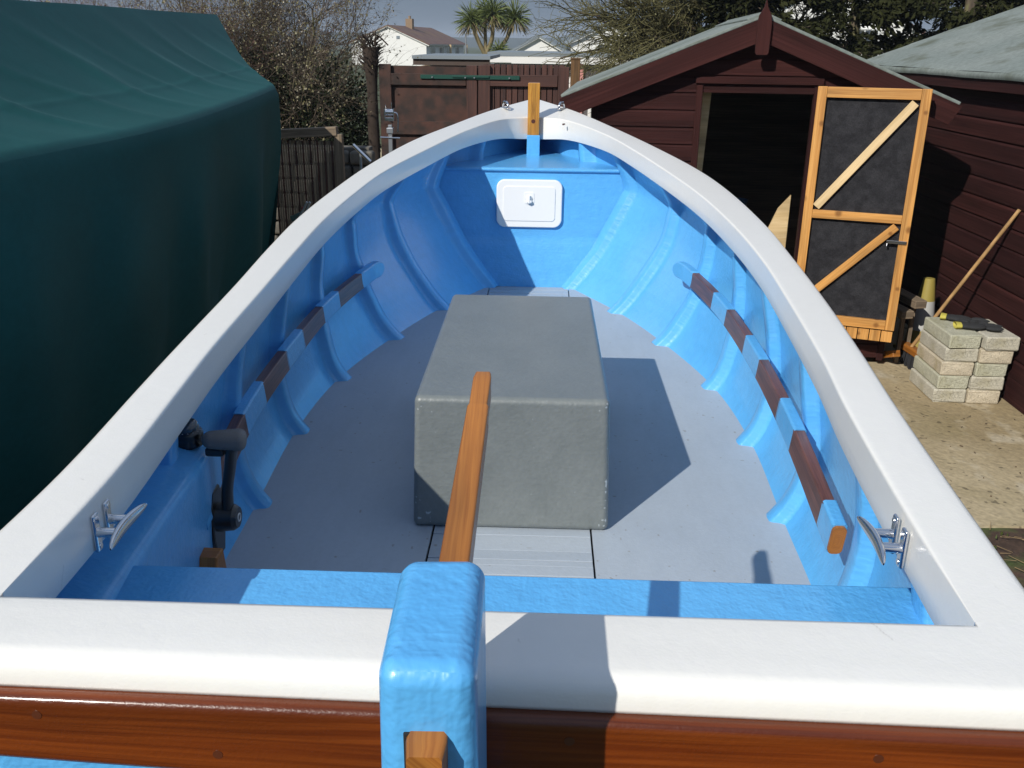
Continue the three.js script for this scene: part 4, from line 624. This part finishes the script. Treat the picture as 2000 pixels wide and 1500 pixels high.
// ---------------------------------------------------------------- block stack, gloves, broom, timber, cone
{
  setSeed(21); const W = 0.213, D = 0.45, H = 0.095;
  const geos = [0, 1, 2].map((v) => { const g = new RoundedBoxGeometry(W, H, D, 7, 0.012), p = g.attributes.position; for (let i = 0; i < p.count; i++) { const x = p.getX(i), y = p.getY(i), z = p.getZ(i), n = fbm(x * 30 + v * 7 + 50, y * 30 + 50, z * 30 + 50, 3) - 0.5; const ch = fbm(x * 16 + v * 5 + 20, y * 16 + 30, z * 16 + 9, 2) > 0.60 && (Math.abs(x) > W / 2 - 0.012) + (Math.abs(y) > H / 2 - 0.012) + (Math.abs(z) > D / 2 - 0.012) > 1 ? 0.90 : 1; p.setXYZ(i, x * (0.5 + 0.5 * ch) + 0.012 * n, y * ch + (Math.abs(y) < H / 2 - 0.002 ? 0.006 * n : 0), z * (0.8 + 0.2 * ch) + 0.012 * n); } g.computeVertexNormals(); return uvBox(g, 'x', v); });
  const lvl = ['bottom', 'second', 'middle', 'fourth', 'top'];
  for (let r = 0; r < 5; r++) for (let c = 0; c < 2; c++) {
    const m = mesh('concrete_block', geos[(r + 2 * c) % 3], [M.block, M.blockB, M.blockC][(r * 2 + c) % 3]);
    const lean = c ? 0.012 * (r - 2) : 0.010 * (r - 2);
    m.position.set((c ? 3.105 : 2.882) + (r === 4 ? -0.002 : 0.004 * rr(-1, 1)) + lean, 0.0478 + r * 0.0962, -5.05 + rr(-0.012, 0.012) + (c ? 0.01 : 0) + (r === 4 ? 0.012 : 0)); m.rotation.y = rr(-0.02, 0.02);
    tag(m, r === 4 ? `pale concrete block on top of the stack, ${c ? 'shed wall' : 'boat'} side${c ? '' : ', gloves on it'}` : `pale concrete block, ${lvl[r]} layer of the stack, ${c ? 'shed wall' : 'boat'} side`, 'block', 'stacked concrete blocks');
  }
  function glove(pos, turn, flip, label) {
    const g = thing('work_glove', label, 'glove', pos, turn); g.scale.setScalar(1.25); const b = [];
    const el = (x, y, z, a, h, c, ry = 0) => { const q = new THREE.SphereGeometry(1, 18, 12); q.scale(a, h, c); q.rotateY(ry); q.translate(x, y, z); b.push(q); };
    el(0, 0.017, 0, 0.062, 0.017, 0.046); el(-0.04, 0.017, 0, 0.045, 0.016, 0.038);
    for (let i = 0; i < 4; i++) { const a = (i - 1.5) * 0.16, l = [0.042, 0.052, 0.05, 0.04][i]; el(0.055 + l * Math.cos(a) * 0.8, 0.014 + 0.004 * (i % 2), (i - 1.5) * 0.023 + l * Math.sin(a), l, 0.0115, 0.012, -a); }
    el(0.02, 0.02, flip * 0.055, 0.042, 0.012, 0.013, -flip * 0.7);
    mesh('glove_body', b, M.gloveDark, g);
    const cf = grid(8, 20, (u, v) => { const a = v * 2 * Math.PI, x = -0.07 - 0.03 * u, r = 1 + 0.12 * u; return [x, 0.0175 + 0.0155 * Math.sin(a) * r, 0.034 * Math.cos(a) * r]; }); mesh('cuff', cf, M.gloveCuff, g);
  }
  glove([2.985, 0.482, -5.15], rad(-28), 1, 'black and yellow work glove lying farther back on the block stack'); glove([3.005, 0.482, -4.97], rad(-8), -1, 'black and yellow work glove nearer the front of the block stack');
  // broom: head on the ground beside the stack, handle leaning on the shed wall
  const br = thing('broom', 'broom with dark bristles, its wooden handle leaning on the shed wall', 'broom'); const hb = [2.87, 0.14, -5.60], ht = [3.263, 1.25, -5.20];
  mesh('handle', rod(hb, ht, 0.0135, 0.0125, 14), M.broomWood, br); mesh('head', box(0.075, 0.05, 0.30, 2.875, 0.13, -5.60, 0.012, 'z', 0, [0, 0.12, 0]), M.tiller, br);
  const bs = []; for (let i = 0; i < 260; i++) { const x = rr(-0.032, 0.032), z = rr(-0.14, 0.14); bs.push(rod([2.88 + x, 0.11, -5.60 + z], [2.885 + x * 1.6, 0.004, -5.60 + z * 1.06], 0.0035, 0.002, 4)); } const bm = mesh('bristles', bs, M.bristle, br); bm.userData.kind = 'stuff';
  // trestle of old timbers
  const tr = thing('timber_trestle', 'low trestle of grey weathered timbers between the door and the stack', 'trestle'); 
  for (const [a, b] of [[[2.74, 0.50, -6.35], [2.90, 0.47, -5.62]], [[2.64, 0.42, -6.35], [2.80, 0.40, -5.58]]]) mesh('beam', beam(a, b, 0.095, 0.06, [0, 1, 0], 0.006), M.greyWood, tr);
  for (const [x, z, h] of [[2.80, -5.66, 0.37], [2.76, -6.25, 0.40], [2.89, -5.72, 0.44], [2.72, -5.75, 0.37]]) mesh('leg', box(0.03, h, 0.03, x, h / 2, z, 0.004, 'y'), M.greyWood, tr);
  mesh('offcut', beam([2.70, 0.03, -5.75], [2.74, 0.12, -5.52], 0.06, 0.05, [0, 1, 0], 0.005), M.tiller, tr);
  const cn = thing('traffic_cone', 'faded yellow and white cone beside the shed wall', 'cone', [3.06, 0, -5.93]);
  mesh('base', box(0.28, 0.03, 0.28, 0, 0.015, 0, 0.006), M.coneY, cn); const L2 = (pts) => new THREE.LatheGeometry(pts.map(([a, b]) => new THREE.Vector2(a, b)), 28);
  mesh('lower_cone', L2([[0.115, 0.03], [0.093, 0.20]]), M.coneY, cn); mesh('white_band', L2([[0.093, 0.20], [0.066, 0.43]]), M.coneW, cn); mesh('tip', L2([[0.066, 0.43], [0.042, 0.60], [0.034, 0.602], [0.0, 0.602]]), M.coneY, cn);
}
// ================================================================ BEYOND THE GATE
function windowUnit(parent, x, y, z, w, h, axis, n = 2) { // frame with panes; axis = which way it faces
  const g = new THREE.Group(); g.name = 'window'; g.position.set(x, y, z); if (axis === 'x') g.rotation.y = Math.PI / 2; parent.add(g);
  mesh('pane', box(w, h, 0.03, 0, 0, 0.02), M.glass, g); const f = [box(w + 0.1, 0.07, 0.06, 0, h / 2, 0.04), box(w + 0.1, 0.09, 0.08, 0, -h / 2, 0.05)]; for (let i = 0; i <= n; i++) f.push(box(0.06, h, 0.058, -w / 2 + w * i / n, 0, 0.04)); mesh('frame', f, M.plastic, g);
}
function bungalow(name, label, pos, turn, W, L, eave, apex, roofM, side) { // gable end faces +z, near right corner at the origin, house runs to -x and -z
  const t = thing(name, label, 'house', pos, turn);
  mesh('gable_wall', prism([[-W, 0], [0, 0], [0, eave], [-W / 2, apex], [-W, eave]], 0.2).translate(0, 0, -0.2), M.render, t);
  mesh('side_wall', box(0.2, eave, L - 0.2, -0.1, eave / 2, -L / 2 - 0.1), M.render, t); mesh('side_wall', box(0.2, eave, L - 0.2, -W + 0.1, eave / 2, -L / 2 - 0.1), M.render, t);
  const a = Math.atan2(apex - eave, W / 2), rl = W / 2 / Math.cos(a) + 0.45;
  for (const s of [-1, 1]) { const g = box(rl, 0.12, L + 0.5, rl / 2, 0, -L / 2, 0, 'z'); g.rotateZ(-a); if (s < 0) { g.rotateY(Math.PI); g.translate(0, 0, -L); } g.translate(-W / 2, apex + 0.12, 0); mesh('roof_slope', g, roofM, t); const v = beam([-W / 2 + s * 0.05, apex + 0.05, 0.18], [-W / 2 + s * (W / 2 + 0.35), eave - 0.12, 0.18], 0.06, 0.16, [0, 1, 0], 0.002); mesh('barge_board', v, M.fascia, t); }
  mesh('gutter', rod([0.36, eave - 0.06, 0], [0.36, eave - 0.06, -L], 0.07), M.fascia, t);
  for (const z of side ?? []) windowUnit(t, 0.0, eave * 0.62, -z, 2.0, 1.05, 'x', 3);
  return t;
}
{
  const h = bungalow('bungalow', 'white gabled bungalow with a brown tiled roof and chimney', [-12.25, 0, -100], -0.1455, 8.1, 17, 2.12, 3.78, M.tiles, [2.4, 6.2, 9.5, 13.5]);
  mesh('chimney', box(0.75, 1.5, 0.75, -3.6, 3.95, -6.5), M.brick, h); mesh('chimney_pot', rod([-3.6, 4.7, -6.5], [-3.6, 5.0, -6.5], 0.14), M.brick, h); mesh('vent', box(0.35, 0.3, 0.04, -3.0, 2.75, 0.02), M.greyRoof, h);
  mesh('porch_post', box(0.2, 2.1, 0.2, 0.6, 1.05, -16), M.ply, h); mesh('porch_post', box(0.2, 2.1, 0.2, 0.6, 1.05, -8), M.ply, h);
  bungalow('bungalow', 'white gable end half hidden behind the bare lichen-grown tree', [1.35, 0, -60], 0.0, 3.4, 9, 1.72, 2.62, M.greyRoof, []);
  const w = bungalow('bungalow', 'white house with a slate-grey roof glimpsed through twigs', [6.6, 0, -62], 0.0, 4.9, 14, 2.35, 3.5, M.greyRoof, []); windowUnit(w, -2.4, 1.9, 0.0, 1.6, 0.8, 'z', 2);
  const q = bungalow('bungalow', 'white house glimpsed between the dark evergreens behind the sheds', [17.5, 0, -46], 0.0, 8.5, 10, 3.0, 5.2, M.tiles, []); windowUnit(q, -5.9, 2.6, 0.0, 1.3, 1.0, 'z', 2); windowUnit(q, -2.4, 2.6, 0.0, 1.3, 1.0, 'z', 2);
  const pk = thing('pink_pier', 'pink painted house wall glimpsed behind the twigs', 'wall', [6.2, 0, -47]); mesh('wall', box(0.7, 3.55, 0.6, 0, 1.775, 0), M.pink, pk); mesh('coping', box(0.8, 0.08, 0.7, 0, 3.59, 0), M.pink, pk);
}
{ // flat-roofed garages
  const g = thing('garage', 'flat-roofed brown garage behind the gate', 'garage', [0, 0, -14]); mesh('wall', box(1.16, 1.9, 3, -1.37, 0.95, -1.5), M.brick, g); mesh('flat_roof', box(1.2, 0.05, 3.3, -1.37, 2.045, -1.45), M.greyRoof, g); mesh('fascia', box(1.18, 0.09, 0.06, -1.37, 1.975, 0.13), M.brownFascia, g);
  const w = thing('garage', 'white flat-roofed garage block with ribbed white door', 'garage', [0, 0, -18]);
  mesh('wall', box(4.3, 1.78, 4, 1.12, 0.89, -2.2), M.render, w); mesh('flat_roof', box(4.6, 0.07, 4.6, 1.25, 2.065, -2.1), M.greyRoof, w); mesh('fascia', box(4.5, 0.115, 0.06, 1.25, 1.97, 0.16), M.fascia, w); mesh('door_head', box(4.3, 0.10, 0.08, 1.15, 1.84, -0.1), M.greyRoof, w);
  for (const [x0, x1] of [[-0.85, 0.62], [0.86, 2.9]]) { const d = new THREE.Group(); d.name = 'garage_door'; w.add(d); const n = Math.round((x1 - x0) / 0.075); for (let i = 0; i < n; i++) mesh('door_rib', box(0.064, 1.77, 0.03, x0 + (i + 0.5) * (x1 - x0) / n, 0.90, -0.12, 0.006, 'y'), M.fascia, d); mesh('door_sheet', box(x1 - x0, 1.77, 0.02, (x0 + x1) / 2, 0.90, -0.15), M.fascia, d); }
  mesh('pier', box(0.16, 1.9, 0.2, 0.74, 0.95, -0.04), M.pink, w);
}
{ const l = thing('street_lamp', 'slim pale street lamp beside the palm', 'lamp', [-3.27, 0, -40]); mesh('column', rod([0, 0, 0], [0, 2.62, 0], 0.045, 0.03), M.galv, l); mesh('lantern', box(0.5, 0.07, 0.14, 0.2, 2.64, 0, 0.02), M.galv, l); }
// ---------------------------------------------------------------- plants
class Soup { // many small faces in one mesh
  constructor() { this.p = []; this.n = []; this.uv = []; }
  quad(c, a, b) { const n = a.clone().cross(b).normalize(); const P = [[-1, -1], [1, -1], [1, 1], [-1, 1]].map(([s, t]) => [c.x + a.x * s + b.x * t, c.y + a.y * s + b.y * t, c.z + a.z * s + b.z * t]); for (const k of [0, 1, 2, 0, 2, 3]) { this.p.push(...P[k]); this.n.push(n.x, n.y, n.z); this.uv.push(0, 0); } }
  leaf(c, len, wid, dir) { const d = (dir ?? V(rr(-1, 1), rr(-1, 1), rr(-1, 1))).normalize(), o = V(rr(-1, 1), rr(-1, 1), rr(-1, 1)).cross(d).normalize(), n = o.clone().cross(d), t = c.clone().add(d.clone().multiplyScalar(len)), m = c.clone().add(d.clone().multiplyScalar(len * 0.45)), l = m.clone().add(o.clone().multiplyScalar(wid)), r = m.clone().sub(o.clone().multiplyScalar(wid)); for (const q of [c, l, t, c, t, r]) { this.p.push(q.x, q.y, q.z); this.n.push(n.x, n.y, n.z); this.uv.push(q.x, q.y); } }
  stick(a, b, r0, r1, k = 5) { const d = b.clone().sub(a).normalize(), x = (Math.abs(d.y) < 0.9 ? V(0, 1, 0) : V(1, 0, 0)).cross(d).normalize(), y = d.clone().cross(x); for (let i = 0; i < k; i++) { const q = [i, i + 1].map((j) => { const t = j / k * 2 * Math.PI; return x.clone().multiplyScalar(Math.cos(t)).add(y.clone().multiplyScalar(Math.sin(t))); }); const A = q.map((n) => a.clone().addScaledVector(n, r0)), B = q.map((n) => b.clone().addScaledVector(n, r1)); for (const [P, N] of [[A[0], q[0]], [A[1], q[1]], [B[1], q[1]], [A[0], q[0]], [B[1], q[1]], [B[0], q[0]]]) { this.p.push(P.x, P.y, P.z); this.n.push(N.x, N.y, N.z); this.uv.push(P.x + P.z, P.y); } } }
  geo() { const g = new THREE.BufferGeometry(); g.setAttribute('position', new THREE.Float32BufferAttribute(this.p, 3)); g.setAttribute('normal', new THREE.Float32BufferAttribute(this.n, 3)); g.setAttribute('uv', new THREE.Float32BufferAttribute(this.uv, 2)); return g; }
}
function grow(trunk, twigs, tips, a, dir, len, r, depth, o) {
  let p = a.clone(), d = dir.clone().normalize(); const n = o.steps ?? 4;
  for (let i = 0; i < n; i++) {
    const q = p.clone().addScaledVector(d, len / n), r1 = lerp(r, r * 0.62, (i + 1) / n); (depth > 1 ? trunk : twigs).stick(p, q, lerp(r, r * 0.62, i / n), r1, depth > 2 ? 7 : depth > 1 ? 5 : 3);
    if (depth <= 1) tips.push([q.clone(), d.clone()]);
    d.add(V(rr(-1, 1), rr(-1, 1), rr(-1, 1)).multiplyScalar(o.wander ?? 0.25)).addScaledVector(V(0, 1, 0), o.lift ?? 0).normalize();
    if (depth > 0 && i >= (o.from ?? 1) - (depth < (o.top ?? 4) ? 1 : 0)) { const kids = Math.floor((o.kids ?? 2) + rnd()); for (let k = 0; k < kids; k++) { const e = d.clone().add(V(rr(-1, 1), rr(-1, 1), rr(-1, 1)).multiplyScalar(o.spread ?? 0.9)).normalize(); grow(trunk, twigs, tips, q, e, len * rr(0.5, 0.78), r1 * 0.62, depth - 1, o); } }
    p = q;
  }
}
function shrub(name, label, category, base, starts, o, leaves) {
  const t = thing(name, label, category, base); const tr = new Soup(), tw = new Soup(), tips = [];
  for (const [a, d, len, r, depth] of starts) grow(tr, tw, tips, V(...a), V(...d), len, r, depth, o);
  mesh(category === 'tree' ? 'trunk' : 'stems', tr.geo(), o.bark ?? M.bark, t);
  const w = mesh('twigs', tw.geo(), o.twig ?? M.twig, t); w.userData.kind = 'stuff';
  for (const [nm, m, n, L, W, j] of leaves) { const s = new Soup(); for (let i = 0; i < n; i++) { const [p, d] = tips[Math.floor(rnd() * tips.length)]; s.leaf(p.clone().add(V(rr(-j, j), rr(-j, j), rr(-j, j))), L * rr(0.6, 1.2), W * rr(0.7, 1.2)); } const q = mesh(nm, s.geo(), m, t); q.userData.kind = 'stuff'; }
  return t;
}
{ // bare spring hedge behind the covered boat and beside the gate
  setSeed(101);
  const O = { steps: 4, kids: 1.5, wander: 0.3, spread: 0.85, from: 1, lift: 0.03 };
  const st = (n, w) => Array.from({ length: n }, () => [[rr(-w, w), 0, rr(-0.4, 0.4)], [rr(-0.4, 0.4), 1, rr(-0.3, 0.3)], rr(1.4, 1.85), rr(0.025, 0.04), 4]);
  shrub('hedge_bush', 'twiggy leafless bush with pale buds next to the gate', 'bush', [-2.75, 0, -10.3], st(5, 0.35), O, [['buds', M.leafB, 6000, 0.026, 0.008, 0.015], ['leaves', M.leafA, 5200, 0.034, 0.010, 0.02]]);
  shrub('hedge_bush', 'twiggy leafless bush beyond the bow end of the tarpaulin', 'bush', [-3.6, 0, -10.6], st(7, 0.5), O, [['buds', M.leafB, 6000, 0.026, 0.008, 0.015], ['leaves', M.leafA, 6500, 0.034, 0.010, 0.02]]);
  shrub('hedge_bush', 'reddish twiggy bush above the middle of the tarpaulin ridge', 'bush', [-4.7, 0, -10.8], st(7, 0.6), { ...O, twig: std({ color: RGB(0.13, 0.072, 0.058), roughness: 0.9 }) }, [['buds', std({ color: RGB(0.17, 0.095, 0.075), roughness: 0.6 }), 6000, 0.026, 0.008, 0.015], ['leaves', M.leafA, 4500, 0.034, 0.010, 0.02]]);
  shrub('hedge_bush', 'reddish twiggy bush above the left end of the tarpaulin ridge', 'bush', [-6.1, 0, -11], st(7, 0.7), { ...O, twig: std({ color: RGB(0.13, 0.072, 0.058), roughness: 0.9 }) }, [['buds', M.leafB, 6000, 0.026, 0.008, 0.015], ['leaves', M.leafA, 4500, 0.034, 0.010, 0.02]]);
  // dense evergreen below
  function dense(label, x, z, w, h, n) { const t = thing('evergreen_bush', label, 'bush', [x, 0, z]); const s = new Soup(), k = new Soup(); for (let i = 0; i < 9; i++) { const a = rr(0, 6.28); k.stick(V(0.1 * Math.cos(a), 0, 0.1 * Math.sin(a)), V(w * 0.6 * Math.cos(a), h * rr(0.5, 0.9), 0.35 * Math.sin(a)), 0.025, 0.008); } for (let i = 0; i < n; i++) { const a = rr(0, 6.28), el = Math.acos(rr(-1, 1)), r = Math.pow(rnd(), 0.33) * (0.8 + 0.5 * fbm(Math.cos(a) * 3 + 5, el * 3, 2, 3)); s.leaf(V(w * r * Math.sin(el) * Math.cos(a), h * 0.52 + h * 0.5 * r * Math.cos(el), 0.5 * r * Math.sin(el) * Math.sin(a)), rr(0.035, 0.06), rr(0.012, 0.02)); } mesh('stems', k.geo(), M.bark, t); const q = mesh('foliage', s.geo(), M.leafDark, t); q.userData.kind = 'stuff'; }
  dense('dark evergreen bush at the foot of the hedge beside the gate', -2.35, -9.85, 0.55, 1.95, 9000); dense('dark evergreen bush low behind the tarpaulin corner', -3.2, -10.0, 0.7, 2.0, 11000);
  dense('dark evergreen bush behind the middle of the covered boat', -4.5, -10.3, 0.9, 1.9, 8000);
}
{ // lichen-grown bare tree spreading behind the open shed
  setSeed(202);
  const starts = [[[0, 0, 0], [0.02, 1, 0], 2.0, 0.14, 0]];
  const limbs = [[-0.95, 0.30, 0.1, 2.0, 2.2], [-1, 0.12, -0.2, 2.3, 2.05], [-0.8, 0.5, 0.3, 1.9, 2.3], [-0.9, 0.0, 0.25, 1.7, 1.95], [0.2, 0.8, 0.2, 1.6, 2.3], [-0.5, 0.75, -0.3, 1.7, 2.4], [0.9, 0.35, 0.2, 1.6, 2.2], [-1, 0.05, 0.0, 2.6, 2.3]];
  for (const [x, y, z, l, h] of limbs) starts.push([[0, h, 0], [x, y, z], l * 0.72, 0.05, 3]);
  shrub('bare_tree', 'sprawling leafless tree grown with olive lichen behind the shed', 'tree', [3.05, 0, -13.3], starts, { steps: 5, kids: 1.7, wander: 0.30, spread: 0.75, from: 1, lift: -0.01, twig: M.lichen, bark: M.bark }, [['lichen_tufts', M.lichen, 7000, 0.028, 0.011, 0.03], ['buds', std({ color: RGB(0.17, 0.16, 0.07), roughness: 0.8 }), 4200, 0.03, 0.010, 0.04]]);
}
{ // dark evergreens behind the two sheds
  setSeed(303);
  function conifer(label, x, z, h, w, n) {
    const t = thing('evergreen_tree', label, 'tree', [x, 0, z]); const k = new Soup(), s = new Soup(); k.stick(V(0, 0, 0), V(rr(-0.1, 0.1), h, 0), 0.13, 0.03, 9);
    for (let i = 0; i < 70; i++) { const y = lerp(1.5, h, Math.pow(rnd(), 1.2)), a = rr(0, 6.28), L = w * (1.1 - 0.6 * y / h) * rr(0.5, 1.1); let p = V(0, y, 0), d = V(Math.cos(a), rr(-0.1, 0.35), Math.sin(a)); for (let j = 0; j < 6; j++) { const q = p.clone().addScaledVector(d, L / 6); k.stick(p, q, 0.022 - 0.003 * j, 0.019 - 0.003 * j, 5); d.add(V(rr(-0.2, 0.2), rr(-0.22, 0.12), rr(-0.2, 0.2))).normalize(); const m = n * (0.4 + 0.25 * j); for (let c = 0; c < m; c++) s.leaf(q.clone().add(V(rr(-0.13, 0.13), rr(-0.14, 0.06), rr(-0.13, 0.13))), rr(0.07, 0.14), rr(0.014, 0.028), V(d.x + rr(-0.8, 0.8), d.y + rr(-1, 0.4), d.z + rr(-0.8, 0.8))); p = q; } }
    mesh('trunk', k.geo(), M.bark, t); const q = mesh('crown', s.geo(), M.needle, t); q.userData.kind = 'stuff';
  }
  conifer('dark evergreen tree just behind the ridge of the open shed', 2.75, -12.4, 4.6, 1.2, 40); conifer('dark evergreen tree between the two shed roofs', 4.35, -12.8, 5.0, 1.35, 50); conifer('dark evergreen tree rising behind the felt roof', 5.7, -12.2, 5.2, 1.4, 50); conifer('dark evergreen tree farther back above the middle of the felt roof', 6.5, -13.6, 5.0, 1.4, 50); conifer('dark evergreen tree at the far right over the felt roof', 7.1, -12.6, 5.2, 1.4, 46);
}
{ // cabbage palm
  setSeed(404); const t = thing('cabbage_palm', 'branching palm with spiky green heads beyond the garage', 'palm', [-1.85, 0, -30]); const k = new Soup();
  const path = (pts, r0, r1) => { const c = new THREE.CatmullRomCurve3(pts.map((p) => V(...p))); for (let i = 0; i < 10; i++) k.stick(c.getPoint(i / 10), c.getPoint((i + 1) / 10), lerp(r0, r1, i / 10), lerp(r0, r1, (i + 1) / 10), 8); };
  path([[0, 0, 0], [0.05, 1.1, 0], [0.02, 1.95, 0]], 0.13, 0.10); path([[0.02, 1.9, 0], [-0.22, 2.35, 0.05], [-0.42, 2.85, 0]], 0.075, 0.06); path([[0.02, 1.9, 0], [0.22, 2.4, 0], [0.25, 3.05, 0.1]], 0.075, 0.055); path([[0.1, 1.8, 0], [0.62, 2.3, 0], [0.92, 2.95, 0]], 0.07, 0.055); path([[0.02, 2.0, 0], [0.0, 2.5, -0.1], [-0.02, 3.0, -0.1]], 0.06, 0.05); path([[0.4, 1.7, 0.1], [0.45, 2.0, 0.1]], 0.05, 0.04);
  mesh('trunk', k.geo(), M.palmDry, t);
  for (const [x, y, z, r, n] of [[-0.42, 2.9, 0, 0.70, 300], [0.25, 3.1, 0.1, 0.72, 320], [0.92, 3.0, 0, 0.70, 300], [-0.02, 3.05, -0.1, 0.68, 260], [0.45, 2.05, 0.1, 0.42, 160]]) {
    const s = new Soup(), d2 = new Soup(); for (let i = 0; i < n; i++) { const a = rr(0, 6.28), e = Math.asin(rr(-0.75, 1)), d = V(Math.cos(a) * Math.cos(e), Math.sin(e), Math.sin(a) * Math.cos(e)); const m = V(x, y, z).addScaledVector(d, r * 0.55), dd = d.clone().add(V(0, -0.28 - 0.25 * rnd(), 0)).normalize(), q = e < -0.35 ? d2 : s; q.leaf(V(x, y, z), r * 0.62, 0.016, d.clone()); q.leaf(m.clone().addScaledVector(d, -r * 0.12), r * 0.55 * rr(0.7, 1.1), 0.015, dd); }
    const h = mesh('leaf_head', s.geo(), M.palm, t); h.userData.kind = 'stuff'; const q = mesh('dry_leaves', d2.geo(), M.palmDry, t); q.userData.kind = 'stuff';
  }
}
scene.fog = new THREE.FogExp2(new THREE.Color(0.62, 0.70, 0.80), 0.0007);
scene.traverse((o) => { if (o.isMesh) { o.castShadow = true; o.receiveShadow = true; } });
renderer.render(scene, camera);
